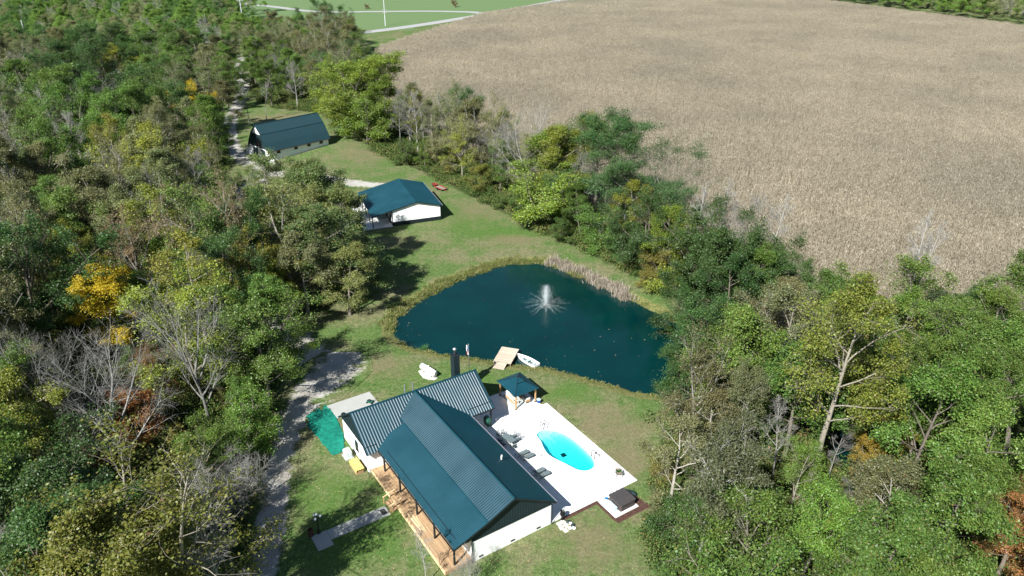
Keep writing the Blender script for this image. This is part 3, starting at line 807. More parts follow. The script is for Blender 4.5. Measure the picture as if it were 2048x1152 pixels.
def build_barn():
    E = gp(535.5, 304.8, 2.9); a = radians(46)
    b = thing('barn', 'white barn with dark arched gambrel roof by the gravel drive', 'barn', (E[0], E[1], 0), a)
    D, W = 20.0, 11.0
    prof = [(0, 2.9), (1.25, 4.95), (2.9, 7.15), (5.5, 9.45), (8.1, 7.15), (9.75, 4.95), (W, 2.9)]
    MB().bb((0.4, 0.7, -0.4), (D - 0.4, W - 0.7, 3.25)).build('wall', M_WHITE, b)
    for x0, x1 in ((0.4, 0.6), (D - 0.6, D - 0.4)):
        v = [(0.7, 3.25), (W - 0.7, 3.25), (9.6, 4.9), (8.0, 7.02), (5.5, 9.2), (3.0, 7.02), (1.4, 4.9)]
        MB().add([(x0, p, q) for p, q in v] + [(x1, p, q) for p, q in v], [tuple(range(6, -1, -1)), tuple(range(7, 14))]).build('gable', M_WHITE, b)
    for i in range(6):
        (y0, z0), (y1, z1) = prof[i], prof[i + 1]
        if i < 3: ribbed('roof_panel', (0, y0, z0), (D, y0, z0), (0, y1, z1), (D, y1, z1), M_ROOF3, b, 0.42, 0.04, 0.08)
        else: ribbed('roof_panel', (0, y1, z1), (D, y1, z1), (0, y0, z0), (D, y0, z0), M_ROOF3, b, 0.42, 0.04, 0.08)
    MB().bar((-0.03, 5.5, 9.52), (D + 0.03, 5.5, 9.52), 0.3, 0.06).build('ridge_cap', M_ROOF3, b)
    MB().bar((-0.03, 2.88, 7.19), (D + 0.03, 2.88, 7.19), 0.16, 0.05).build('ridge_cap', M_ROOF3, b)
    MB().bb((0.0, -0.06, 2.74), (D, 0.02, 2.88)).build('fascia', M_RUST, b)
    # dark boarded loft front, white above
    lf = MB().bb((0.36, 0.75, 3.05), (0.39, W - 0.75, 3.12)).build('loft_trim', M_WHITE, b)
    k = 0
    for i in range(30):
        y = 0.95 + i * 0.313
        if y > W - 0.9: break
        e = min(y, W - y)
        top = min(6.9, 4.7 + (e - 1.45) * 1.3 if e > 1.45 else 3.0 + (e - 0.4) * 1.6)
        MB().bb((0.33 + (i % 2) * 0.012, y, 3.14), (0.375, y + 0.295, top)).build('loft_board', M_SIDING, b)
    MB().bb((0.27, 5.0, 3.9), (0.31, 5.5, 4.5)).build('sign', M_RED, b)
    MB().bb((0.26, 4.9, 3.25), (0.31, 5.6, 3.4)).build('sign', M_WHITE, b)
    for y0, y1 in ((2.2, 4.3), (6.2, 8.6)):
        dr = MB().bb((0.3, y0, -0.1), (0.37, y1, 2.9)).build('barn_door', M_SIDING, b)
        for q in range(3):
            MB().bb((0.27, y0 + 0.1 + q * (y1 - y0 - 0.2) / 2 - 0.06, -0.05), (0.298, y0 + 0.1 + q * (y1 - y0 - 0.2) / 2 + 0.06, 2.85)).build('door_batten', M_TRIM, dr)
    for x in (3.6, 9.0, 13.2, 17.2):
        w = MB().bb((x - 0.55, 0.66, 1.75), (x + 0.55, 0.69, 2.5)).build('window', M_GLASS, b)
        MB().bb((x - 0.65, 0.63, 1.66), (x + 0.65, 0.658, 1.74)).build('sill', M_WHITE, w)
    for y0, y1, za, zb in ((0.75, -2.4, 2.1, 1.2), (W - 0.75, W + 1.6, 2.3, 1.9)):
        MB().add([(0.32, y0, -0.3), (0.62, y0, -0.3), (0.42, y1, -0.3), (0.12, y1, -0.3), (0.32, y0, za), (0.62, y0, za), (0.42, y1, zb), (0.12, y1, zb)],
                 [(3, 2, 1, 0), (4, 5, 6, 7), (0, 1, 5, 4), (1, 2, 6, 5), (2, 3, 7, 6), (3, 0, 4, 7)]).build('retaining_wall', M_WHITE, b)
build_barn()

# grey roof that shows between the trees, far left
def build_shed():
    c = gp(222, 142, 3)
    s = thing('farm_shed', 'low shed with weathered grey roof half hidden among far trees', 'shed', (c[0], c[1], 0), radians(14))
    MB().bb((-5.5, -3, -0.1), (5.5, 3, 2.6)).build('wall', M_OLDWOOD, s)
    for sg in (-1, 1):
        ribbed('roof_panel', (-6, 3.5 * sg, 2.5), (6, 3.5 * sg, 2.5), (-6, 0, 4.2), (6, 0, 4.2), M_OLDROOF, s, 0.6, 0.03)
build_shed()

# ------------------------------------------------------------------ paved places
def slab_with_hole(name, outer, hole, z0, z1, mat):
    bm = bmesh.new()
    loops = []
    for lp in (outer, hole):
        vs = [bm.verts.new((x, y, z1)) for x, y in lp]
        es = [bm.edges.new((vs[i], vs[(i + 1) % len(vs)])) for i in range(len(vs))]
        loops.append((vs, es))
    bmesh.ops.triangle_fill(bm, use_beauty=True, edges=loops[0][1] + loops[1][1], normal=(0, 0, 1))
    for (vs, es) in loops:
        lo = [bm.verts.new((v.co.x, v.co.y, z0)) for v in vs]
        for i in range(len(vs)):
            j = (i + 1) % len(vs)
            bm.faces.new((vs[i], vs[j], lo[j], lo[i]))
    bmesh.ops.recalc_face_normals(bm, faces=bm.faces)
    me = bpy.data.meshes.new(name); bm.to_mesh(me); bm.free()
    me.materials.append(mat)
    return link(name, me)
PATIO_ST = [(0.05, 0.25), (0.05, -6.6), (-3.25, -6.6), (-3.25, -9.98), (0.12, -9.98), (0.12, -12.75), (18.75, -12.8), (18.75, -11.95), (24.35, -11.95), (24.35, -7.0), (27.2, -7.0), (27.2, -1.2), (18.5, -1.2), (18.5, 0.25)]
tag(slab_with_hole('patio', [hw(s, t) for s, t in PATIO_ST], POOL, -0.12, 0.10, M_PATIO), kind='structure')
def build_pool():
    c = hw(9.4, -8.9)
    p = thing('swimming_pool', 'kidney-shaped cyan swimming pool set in the white patio', 'pool', (c[0], c[1], 0))
    q = [(x - c[0], y - c[1]) for x, y in POOL]
    n = len(q)
    def depth(x, y):
        ps, pt = hl(x + c[0], y + c[1])
        return 0.28 if ps > 13.2 else (0.55 if ps > 12.7 else (0.82 if ps > 12.2 else 1.05 + (12.2 - ps) * 0.09))
    rings = [1.0, 0.978, 0.972, 0.93, 0.88, 0.82, 0.75, 0.67, 0.58, 0.48, 0.36, 0.22, 0.08]
    vs, fs = [], []
    for k, f in enumerate(rings):
        vs += [(x * f, y * f, 0.094 if k < 2 else -depth(x * f, y * f) * (0.8 if k == 2 else 1.0)) for x, y in q]
    for k in range(len(rings) - 1):
        fs += [(k * n + i, k * n + (i + 1) % n, (k + 1) * n + (i + 1) % n, (k + 1) * n + i) for i in range(n)]
    fs.append(tuple(range((len(rings) - 1) * n, len(rings) * n)))
    MB().add(vs, fs).build('basin', M_POOL, p)
    MB().prism([(x * 0.99, y * 0.99) for x, y in q], -1.95, 0.0).build('water', M_POOLW, p)
    d = hw(*hp(1127, 911, -1.3))
    dz = -depth(d[0] - c[0], d[1] - c[1])
    MB().box((d[0] - c[0], d[1] - c[1], dz + 0.04), (0.6, 0.6, 0.1), HA).build('drain', M_TRIM, p)
build_pool()
def walkway():
    w = MB().bb((0, 0, 0), (0.01, 0.01, 0.01))
    root = bpy.data.objects.new('walkway', None); COL.objects.link(root); tag(root, kind='structure')
    x, y = hw(0, 0); root.location = (x, y, 0); root.rotation_euler = (0, 0, HA)
    cuts = [14.2, 15.4, 17.3, 19.2, 21.18]
    for a, b in zip(cuts[:-1], cuts[1:]):
        MB().bb((10.98, a + 0.012, -0.05), (12.55, b - 0.012, 0.045 + random.uniform(-0.004, 0.004))).build('paving_slab', M_SLAB, root)
    MB().bb((10.15, 21.2, -0.05), (12.6, 22.9, 0.047)).build('paving_slab', M_SLAB, root)
walkway()
x, y = hw(0, 0)
ap = MB().bb((31.2, 6.6, -0.05), (34.7, 12.95, 0.05)).build('concrete_apron', M_SLAB); ap.location = (x, y, 0); ap.rotation_euler = (0, 0, HA); tag(ap, kind='structure')
def strip(name, s0, s1, t0, t1, z):
    m = MB(); nx, ny = max(2, int((s1 - s0) / 0.15)), max(2, int((t1 - t0) / 0.15))
    vs = [(s0 + (s1 - s0) * i / nx, t0 + (t1 - t0) * j / ny, z + random.uniform(0, 0.05) * (0 < i < nx) * (0 < j < ny)) for j in range(ny + 1) for i in range(nx + 1)]
    fs = [(j * (nx + 1) + i, j * (nx + 1) + i + 1, (j + 1) * (nx + 1) + i + 1, (j + 1) * (nx + 1) + i) for j in range(ny) for i in range(nx)]
    o = m.add(vs, fs).build(name, M_MULCH); o.location = (x, y, 0); o.rotation_euler = (0, 0, HA)
    return tag(o, kind='structure')
strip('mulch_bed', -0.4, 0.04, -6.95, -1.7, 0.02); strip('mulch_bed', -3.6, -0.05, -6.58, -6.2, 0.02); strip('mulch_bed', -4.0, -3.28, -11.2, -6.3, 0.025); strip('mulch_bed', -3.25, -1.6, -11.0, -10.0, 0.022)
def bed_stuff(o): pass

# ------------------------------------------------------------------ things by the pond
tag(MB().add([(px_, py_, -0.5) for px_, py_ in ccw(POND)], [tuple(range(len(POND)))]).build('pond_water', M_POND), kind='structure')
tag(MB().add([(px_, py_, -0.5) for px_, py_ in ccw(CREEK)], [tuple(range(len(CREEK)))]).build('creek_water', M_POND), kind='structure')
def build_dock():
    a, b, c, d = [np.array(gp(*p, 0.25)) for p in ((1001.5, 693), (1036, 698), (1023.5, 729), (988.5, 723))]
    ctr = (a + b + c + d) / 4; u = (b - a + c - d) / 2; Lx = hypot(*u); ang = atan2(u[1], u[0]); v = (a - d + b - c) / 2; Ly = hypot(*v)
    k = thing('dock', 'square wooden dock with short ramp at the pond edge', 'dock', (ctr[0], ctr[1], 0), ang)
    n = 22; w = Ly / n
    base = MB().box((0, 0, 0), (Lx, w - 0.018, 0.04)).build('plank', M_DOCK, k)
    for i in range(n):
        o = base if i == 0 else base.copy()
        if i: COL.objects.link(o); o.parent = k
        o.location = (random.uniform(-0.015, 0.015), -Ly / 2 + (i + 0.5) * w, 0.25 + random.uniform(-0.004, 0.004))
    for xx in (-Lx / 2 + 0.04, Lx / 2 - 0.04, 0):
        MB().bb((xx - 0.04, -Ly / 2 + 0.02, 0.02), (xx + 0.04, Ly / 2 - 0.02, 0.228)).build('joist', M_OLDWOOD, k)
    for xx in (-Lx / 2 + 0.1, Lx / 2 - 0.1):
        for yy in (-Ly / 2 + 0.3, Ly / 2 - 0.3):
            MB().tube([(xx, yy, -2.2), (xx, yy, 0.22)], 0.08, 8).build('pile', M_OLDWOOD, k)
    r = MB().bb((-1.05, -1.35, 0), (1.05, -1.3, 0.01))
    rp = base.copy()
    for i in range(7):
        o = base.copy(); COL.objects.link(o); o.parent = k
        o.scale = (1.75 / Lx, 1.1, 1); o.location = (-0.1, -Ly / 2 - 0.12 - i * 0.215, 0.24 - i * 0.025)
    bpy.data.objects.remove(rp)
build_dock()
def build_boat():
    bow, s1, s2 = [np.array(gp(*p, -0.1)) for p in ((1034, 708), (1080, 724), (1069, 735))]
    st = (s1 + s2) / 2; u = bow - st; L = hypot(*u) * 0.98; ctr = (bow + st) / 2
    b = thing('rowing_boat', 'small white rowing boat with three benches moored beside the dock', 'boat', (ctr[0], ctr[1], -0.5), atan2(u[1], u[0]))
    n = 12; vs, fs = [], []
    def half(x): return 0.70 * (1 - max(0, (x - 0.35) / 0.65) ** 2.0) * (0.88 + 0.12 * min(1, x / 0.3))
    rows = []
    for i in range(n + 1):
        x = i / n; hw_ = half(x) + 0.005; gx = -L / 2 + x * L; sheer = 0.42 + 0.14 * x ** 2
        keel = 0.0 if x < 0.75 else 0.28 * ((x - 0.75) / 0.25) ** 2
        rows.append([(gx, -hw_, sheer), (gx, -hw_ * 0.82, keel - 0.02), (gx, 0, keel - 0.06), (gx, hw_ * 0.82, keel - 0.02), (gx, hw_, sheer),
                     (gx, hw_ - 0.07, sheer), (gx, (hw_ - 0.07) * 0.82, keel + 0.04), (gx, 0, keel + 0.02), (gx, -(hw_ - 0.07) * 0.82, keel + 0.04), (gx, -(hw_ - 0.07), sheer)])
    for r in rows: vs += r
    for i in range(n):
        for k in range(10):
            k2 = (k + 1) % 10
            fs.append((i * 10 + k, i * 10 + k2, (i + 1) * 10 + k2, (i + 1) * 10 + k))
    fs += [tuple(range(10)), tuple(n * 10 + k for k in range(9, -1, -1))]
    MB().add(vs, fs).build('hull', M_WHITE, b)
    MB().bb((-L / 2 - 0.02, -0.6, 0.0), (-L / 2 + 0.05, 0.6, 0.43)).build('transom', M_WHITE, b)
    for x in (-L * 0.36, -L * 0.06, L * 0.2):
        hw_ = half(x / L + 0.5) - 0.04
        MB().bb((x - 0.17, -hw_, 0.30), (x + 0.17, hw_, 0.345)).build('bench', M_PALEBLUE, b)
    MB().prism([(L * 0.33, -half(0.83) + 0.06), (L * 0.46, -0.08), (L * 0.46, 0.08), (L * 0.33, half(0.83) - 0.06)], 0.45, 0.49).build('foredeck', M_WHITE, b)
    f = MB(); f.bb((-L * 0.33, -0.45, 0.05), (L * 0.18, 0.45, 0.07)); f.build('floor_board', M_SLING, b)
build_boat()
def build_fountain():
    c = gp(1092, 612, -0.5)
    ft = thing('fountain', 'white water fountain spraying from the middle of the pond', 'fountain', (c[0], c[1], -0.5))
    MB().lathe([(0.45, -0.15), (0.5, 0.0), (0.45, 0.1), (0.16, 0.14), (0.1, 0.32), (0.05, 0.34)], (0, 0, 0), 14).build('float', M_BLACK, ft, True)
    rng = np.random.default_rng(3)
    pts, sz = [], []
    g = 9.8
    # dense plume
    n = 6500
    v0 = rng.uniform(5.5, 8.7, n); th = np.abs(rng.normal(0, 0.075, n)); az = rng.uniform(0, 2 * pi, n)
    tt = rng.uniform(0, 1, n) ** 0.8 * (2 * v0 * np.cos(th) / g)
    r = v0 * np.sin(th) * tt; z = v0 * np.cos(th) * tt - g * tt ** 2 / 2 + 0.2
    pts.append(np.stack([r * np.cos(az), r * np.sin(az), z], 1)); sz.append(rng.uniform(0.010, 0.028, n))
    # separate jets falling in a ring
    for k in range(15):
        m = 230
        a0 = 2 * pi * k / 15 + rng.normal(0, 0.07)
        v = rng.normal(7.4, 0.45, m) * rng.uniform(0.95, 1.05); e = rng.normal(0.36, 0.05, m)
        t = rng.uniform(0.35, 1, m) * 2 * v * np.sin(e) / g
        rr = v * np.cos(e) * t; zz = v * np.sin(e) * t - g * t * t / 2 + 0.2
        a = a0 + rng.normal(0, 0.035, m)
        pts.append(np.stack([rr * np.cos(a), rr * np.sin(a), zz], 1)); sz.append(rng.uniform(0.006, 0.016, m))
    # splash on the water
    m = 1500
    rr = np.abs(rng.normal(0, 0.75, m)); a = rng.uniform(0, 2 * pi, m)
    pts.append(np.stack([rr * np.cos(a), rr * np.sin(a), rng.uniform(0.01, 0.25, m)], 1)); sz.append(rng.uniform(0.008, 0.02, m))
    P = np.concatenate(pts); S = np.concatenate(sz)[:, None]
    P[:, 2] = np.maximum(P[:, 2], 0.015)
    o = np.array([(1, 0, -.7), (-.5, .87, -.7), (-.5, -.87, -.7), (0, 0, 1.6)])
    V = (P[:, None, :] + o[None] * S[:, None, :]).reshape(-1, 3)
    b = np.arange(len(P))[:, None] * 4
    F = np.concatenate([b + np.array(q) for q in ((0, 1, 3), (1, 2, 3), (2, 0, 3), (2, 1, 0))])
    tag(link('spray', fast_mesh('spray', V, F, M_DROP, True), ft), kind='stuff')
build_fountain()

def place_hl(o, s, t, z=0, rz=0):
    x, y = hw(s, t); o.location = (x, y, z); o.rotation_euler = (0, 0, HA + rz)
# ------------------------------------------------------------------ lawn things
def build_tank():
    a, b = np.array(gp(842, 730, 0.8)), np.array(gp(872, 749, 0.8))
    c = (a + b) / 2; u = b - a; L = 3.0
    t = thing('propane_tank', 'white propane tank on crushed stone on the lawn by the pond', 'tank', (c[0], c[1], 0), atan2(u[1], u[0]))
    pr = []
    R = 0.48
    for i in range(7): q = i / 6 * pi / 2; pr.append((-L / 2 + R * (1 - sin(q)) * 0.8 if False else -L / 2 + R * 0.8 * (1 - cos(pi / 2 - q)), R * sin(q) + 0.004))
    pr += [(-x_, r_) for x_, r_ in reversed(pr)]
    MB().tube([(x_, 0, 0.78) for x_, r_ in pr], [r_ for x_, r_ in pr], 20).build('vessel', M_WHITE, t, True)
    MB().lathe([(0.16, 0), (0.16, 0.22), (0.1, 0.28)], (0, 0, 1.22), 12).build('valve_dome', M_WHITE, t, True)
    for x_ in (-0.9, 0.9): MB().bb((x_ - 0.1, -0.35, 0.06), (x_ + 0.1, 0.35, 0.42)).build('saddle', M_SLAB, t)
    x, y = c
    g = MB(); n = 26
    pts = [((2.0 + random.uniform(-0.15, 0.15)) * cos(2 * pi * k / n) * 1.0 * 0.9, (1.0 + random.uniform(-0.12, 0.12)) * sin(2 * pi * k / n) - 0.15) for k in range(n)]
    g.add([(p, q, 0.03) for p, q in pts] + [(p * 0.8, q * 0.8, 0.09) for p, q in pts], [(i, (i + 1) % n, n + (i + 1) % n, n + i) for i in range(n)] + [tuple(range(n, 2 * n))])
    o = g.build('crushed_stone_bed', M_ROCK); o.location = (x, y, 0); o.rotation_euler = (0, 0, atan2(u[1], u[0])); tag(o, kind='structure')
build_tank()
def build_flag():
    f = hthing('flagpole', 'slim flagpole with a small flag hanging limp behind the house chimney', 'flagpole', 28.2, -6.0)
    MB().tube([(0, 0, -0.1), (0, 0, 6.9)], [0.055, 0.035], 8).build('pole', M_STEEL, f)
    MB().lathe([(0.01, 0), (0.07, 0.05), (0.07, 0.1), (0.01, 0.15)], (0, 0, 6.9), 8).build('finial', M_STEEL, f)
    # limp cloth: stripes with a blue corner
    w, hgt, nx, nz = 0.5, 1.7, 6, 13
    for k, (m, sel) in enumerate(((M_RED, lambda i, j: (i % 2 == 0)), (M_WHITE, lambda i, j: (i % 2 == 1)))):
        mb = MB()
        for j in range(nz):
            for i in range(nx):
                if j < 6 and i < 3: continue
                if not sel(i, j): continue
                z1, z0 = 6.6 - j * hgt / nz, 6.6 - (j + 1) * hgt / nz
                x0, x1 = 0.05 + i * w / nx, 0.05 + (i + 1) * w / nx
                y0, y1 = 0.06 * sin(i * 2.2 + j * 0.3), 0.06 * sin((i + 1) * 2.2 + j * 0.3)
                mb.add([(x0, y0, z0), (x1, y1, z0), (x1, y1, z1), (x0, y0, z1)], [(0, 1, 2, 3)])
        mb.build('flag_stripes', m, f)
    mb = MB()
    for j in range(6):
        for i in range(3):
            z1, z0 = 6.6 - j * hgt / nz, 6.6 - (j + 1) * hgt / nz
            x0, x1 = 0.05 + i * w / nx, 0.05 + (i + 1) * w / nx
            mb.add([(x0, 0.06 * sin(i * 2.2), z0), (x1, 0.06 * sin((i + 1) * 2.2), z0), (x1, 0.06 * sin((i + 1) * 2.2), z1), (x0, 0.06 * sin(i * 2.2), z1)], [(0, 1, 2, 3)])
    mb.build('flag_canton', M_BLUE, f)
build_flag()
def build_lamp():
    s, t = hp(638, 1066)
    l = hthing('lamp_post', 'black garden lamp post with four white globes beside the walkway end', 'lamp post', s, t)
    MB().lathe([(0.22, 0), (0.22, 0.1), (0.12, 0.2), (0.09, 0.6), (0.05, 0.8), (0.05, 2.0), (0.08, 2.05), (0.04, 2.15), (0.04, 2.45)], (0, 0, 0), 12).build('post', M_BLACK, l, True)
    gl = [(0.38 * cos(a), 0.38 * sin(a), 2.2) for a in (0.3, 0.3 + 2 * pi / 3, 0.3 + 4 * pi / 3)] + [(0, 0, 2.5)]
    for x, y, z in gl:
        if z < 2.4: MB().tube([(0, 0, 2.05), (x * 0.6, y * 0.6, 2.0), (x, y, 2.12)], 0.025, 6).build('arm', M_BLACK, l)
        MB().lathe([(0.03, 0), (0.12, 0.05), (0.165, 0.16), (0.12, 0.27), (0.03, 0.32)], (x, y, z), 14).build('globe', M_GLOBE, l, True)
    b = hthing('rusty_barrel', 'rusty brown barrel standing beside the garden lamp post', 'barrel', s + 0.1, t + 0.85)
    MB().lathe([(0.29, 0), (0.29, 0.28), (0.31, 0.3), (0.29, 0.32), (0.29, 0.58), (0.31, 0.6), (0.29, 0.62), (0.29, 0.88), (0.26, 0.88), (0.26, 0.7)], (0, 0, 0), 18).build('drum', M_RUST, b)
build_lamp()
m = MB().bb((-0.45, -0.3, 0), (0.45, 0.3, 0.015)).build('doormat', simple('dark_rubber_mat', (0.03, 0.03, 0.032), 0.9, 0, 0.4, 12)); place_hl(m, 11.75, 14.75, 0.052); tag(m, 'dark patterned doormat at the foot of the deck steps', 'doormat')
def build_tarp():
    st = [hp(*p) for p in ((652, 811), (637, 818), (622, 826), (612, 833), (618, 843), (614, 850), (628, 866), (648, 890), (665, 911), (676, 908), (690, 903), (688, 890), (688, 880), (686, 868), (672, 835))]
    cs, ct = np.mean(st, 0)
    # a rumpled sheet: grid clipped to the outline
    nx, ny = 46, 26
    smin, smax = min(s for s, t in st), max(s for s, t in st); tmin, tmax = min(t for s, t in st), max(t for s, t in st)
    S, T = np.meshgrid(np.linspace(smin, smax, nx), np.linspace(tmin, tmax, ny))
    P = np.stack([S.ravel(), T.ravel()], 1)
    d = sdist(P, st)
    rng = np.random.default_rng(5)
    Z = 0.06 + 0.05 * np.sin(P[:, 0] * 1.9 + np.sin(P[:, 1] * 1.3) * 1.4) * np.sin(P[:, 1] * 2.2) + rng.uniform(0, 0.05, len(P))
    q = []
    for j in range(ny - 1):
        for i in range(nx - 1):
            k = (j * nx + i, j * nx + i + 1, (j + 1) * nx + i + 1, (j + 1) * nx + i)
            if min(d[list(k)]) > -0.12: q.append(k)
    me = fast_mesh('ground_tarp', np.column_stack([P[:, 0] - cs, P[:, 1] - ct, Z]), q, M_TARP, False)
    o = link('ground_tarp', me); place_hl(o, cs, ct); tag(o, 'rumpled teal green tarp spread on the ground beside the house wing', 'tarp')
build_tarp()
def build_cover_box():
    s, t = hp(718, 940)
    b = hthing('firewood_box', 'brown timber box draped with a yellow tarp against the house wall', 'box', s + 0.3, t + 0.15)
    for k in range(4):
        MB().bb((-1.05, 0.42, 0.03 + k * 0.19), (1.05, 0.46, 0.2 + k * 0.19)).build('side_board', M_DECK, b)
        MB().bb((-1.05, -0.46, 0.03 + k * 0.19), (1.05, -0.42, 0.2 + k * 0.19)).build('side_board', M_DECK, b)
        MB().bb((-1.09, -0.46, 0.03 + k * 0.19), (-1.052, 0.46, 0.2 + k * 0.19)).build('end_board', M_DECK, b)
        MB().bb((1.052, -0.46, 0.03 + k * 0.19), (1.09, 0.46, 0.2 + k * 0.19)).build('end_board', M_DECK, b)
    nx, ny = 16, 10; vs, fs = [], []
    rng = random.Random(4)
    for j in range(ny + 1):
        for i in range(nx + 1):
            u, v = i / nx * 2 - 1, j / ny * 2 - 1
            z = 0.92 + 0.06 * sin(i * 1.7) * cos(j * 1.1) + rng.uniform(-0.02, 0.02)
            if abs(v) > 0.82: z -= 0.16 + rng.uniform(0, 0.12)
            if abs(u) > 0.9: z -= 0.1 + rng.uniform(0, 0.08)
            vs.append((u * 1.14 - 0.05, v * 0.56, z))
    fs = [(j * (nx + 1) + i, j * (nx + 1) + i + 1, (j + 1) * (nx + 1) + i + 1, (j + 1) * (nx + 1) + i) for j in range(ny) for i in range(nx)]
    MB().add(vs, fs).build('tarp_cover', M_YEL, b)
    s, t = hp(697, 915)
    c = hthing('heat_pump', 'pale wrapped outdoor unit on the ground by the wing wall', 'heat pump', s + 0.2, t)
    pr = [(-0.5, -0.42), (0.5, -0.42), (0.55, -0.3), (0.55, 0.3), (0.5, 0.42), (-0.5, 0.42), (-0.55, 0.3), (-0.55, -0.3)]
    MB().prism(pr, 0.1, 0.95).build('casing', simple('pale_wrap', (0.55, 0.64, 0.64), 0.35, 0, 0.2, 4.0, 0.4, 0.4), c)
    MB().prism([(x * 0.85, y * 0.85) for x, y in pr], 0.95, 1.06).build('top_wrap', simple('pale_wrap', (0, 0, 0)), c)
    MB().bb((-0.7, -0.55, 0.0), (0.7, 0.55, 0.1)).build('base_pad', M_SLAB, c)
build_cover_box()
def build_odds():
    s, t = hp(676, 818)
    g = hthing('trash_bin', 'dark round bin at the edge of the concrete apron', 'bin', 30.6, 12.0)
    MB().lathe([(0.25, 0), (0.32, 0.8), (0.34, 0.85), (0.30, 0.92), (0.12, 0.97)], (0, 0, 0.0), 14).build('drum', M_TRIM, g, True)
    MB().lathe([(0.05, 0), (0.05, 0.05)], (0, 0, 0.97), 8).build('lid_knob', M_BLACK, g)
    s, t = hp(743, 797)
    w = hthing('lawn_mower', 'small dark and green mower parked on the concrete apron', 'mower', 32.2, 7.6, 0.05, 0.7)
    MB().prism([(-0.45, -0.28), (0.3, -0.28), (0.42, -0.1), (0.42, 0.1), (0.3, 0.28), (-0.45, 0.28)], 0.12, 0.3).build('deck', M_GREENCOVER, w)
    MB().lathe([(0.16, 0), (0.18, 0.12), (0.1, 0.2)], (0.05, 0, 0.3), 12).build('engine', M_BLACK, w)
    for xx in (-0.4, 0.32):
        for yy in (-0.32, 0.32): MB().tube([(xx, yy - 0.03, 0.11), (xx, yy + 0.03, 0.11)], 0.11, 10).build('wheel', M_TRIM, w)
    MB().tube([(-0.42, -0.25, 0.25), (-1.15, -0.25, 0.85), (-1.15, 0.25, 0.85), (-0.42, 0.25, 0.25)], 0.02, 6).build('handle', M_BLACK, w)
    x, y = gp(870, 373)
    c = thing('red_cart', 'red tipped garden cart at the edge of the tree line', 'cart', (x, y, 0), 2.2); c.scale = (0.75,) * 3
    MB().add([(-0.9, -0.5, 0.35), (0.9, -0.5, 0.35), (0.9, 0.5, 0.35), (-0.9, 0.5, 0.35), (-1.15, -0.7, 0.95), (1.15, -0.7, 0.95), (1.15, 0.7, 0.95), (-1.15, 0.7, 0.95)],
             [(3, 2, 1, 0), (0, 1, 5, 4), (1, 2, 6, 5), (2, 3, 7, 6), (3, 0, 4, 7)]).build('tray', M_RED, c)
    for yy in (-0.6, 0.6): MB().tube([(0.3, yy - 0.05, 0.3), (0.3, yy + 0.05, 0.3)], 0.3, 14).build('wheel', M_TRIM, c)
    MB().tube([(-0.9, 0, 0.4), (-2.0, 0, 0.6)], 0.04, 6).build('handle', M_RED, c)
    x, y = gp(881, 379)
    c = thing('utility_trailer', 'low grey and red trailer beside the red cart', 'trailer', (x, y, 0), 2.3)
    for k in range(6): MB().bb((-1.5, -0.72 + k * 0.245, 0.45), (1.5, -0.72 + k * 0.245 + 0.22, 0.5)).build('plank', M_OLDWOOD, c)
    for yy in (-0.78, 0.78): MB().bb((-1.5, yy - 0.03, 0.42), (1.5, yy + 0.03, 0.72)).build('side_rail', M_RED, c)
    for yy in (-0.85, 0.85): MB().tube([(0.1, yy - 0.08, 0.32), (0.1, yy + 0.08, 0.32)], 0.32, 14).build('wheel', M_TRIM, c)
    MB().bar((-1.5, 0, 0.42), (-2.5, 0, 0.4), 0.08, 0.08).build('drawbar', M_RED, c)
    # corner of the house: urn and paving stones
    s, t = -0.2, -1.35
    u = hthing('garden_urn', 'tall black ornamental urn on paving stones at the house corner', 'urn', s + 0.05, t - 0.15)
    MB().lathe([(0.22, 0), (0.22, 0.08), (0.12, 0.18), (0.10, 0.3), (0.26, 0.55), (0.30, 0.85), (0.22, 1.05), (0.26, 1.15), (0.2, 1.13), (0.16, 0.95)], (0, 0, 0.06), 16).build('bowl', M_BLACK, u, True)
    for sg in (-1, 1): MB().tube([(0.26 * sg, 0, 0.9), (0.4 * sg, 0, 1.05), (0.36 * sg, 0, 1.2), (0.22 * sg, 0, 1.18)], 0.03, 6).build('handle', M_BLACK, u)
    spots = [(-0.55, -0.75, 0.6, 0.42, 0.1), (-1.15, -0.65, 0.55, 0.5, -0.2), (-0.5, -1.3, 0.55, 0.5, 0.15), (-1.1, -1.3, 0.5, 0.55, 0.3), (-1.7, -0.8, 0.6, 0.5, 0.0), (-1.65, -1.4, 0.5, 0.45, -0.1)]
    labs = ['square pale paving stone nearest the house corner', 'pale paving stone between the house wall and the urn', 'pale paving stone directly under the black urn', 'pale paving stone in the middle of the stone patch by the urn', 'pale paving stone at the lawn end nearest the house wall', 'pale paving stone at the lawn end farthest from the house wall']
    for (a, b, w, d_, r), lb in zip(spots, labs):
        o = MB().box((0, 0, 0.03), (w, d_, 0.07), r).build('paving_stone', M_STONE); place_hl(o, a, b, 0); tag(o, lb, 'paving stone', 'paving stones at the house corner')
    for k, (a, b, w) in enumerate(((-0.85, -1.78, 0.24), (-1.2, -1.86, 0.2), (-1.55, -1.9, 0.25), (-1.95, -1.75, 0.2))):
        bm = bmesh.new(); bmesh.ops.create_icosphere(bm, subdivisions=2, radius=w)
        rr = random.Random(k)
        for v in bm.verts: v.co *= rr.uniform(0.8, 1.15); v.co.z *= 0.65
        me = bpy.data.meshes.new('rock'); bm.to_mesh(me); bm.free(); me.materials.append(M_WHITE if k % 2 else M_SIDING)
        o = link('rock', me); place_hl(o, a, b, 0.1); tag(o, ['dark rock next to the urn, nearest to it', 'white rock second from the black urn', 'dark rock third from the black urn', 'white rock farthest from the black urn on the lawn'][k], 'rock', 'row of rocks by the urn')
build_odds()

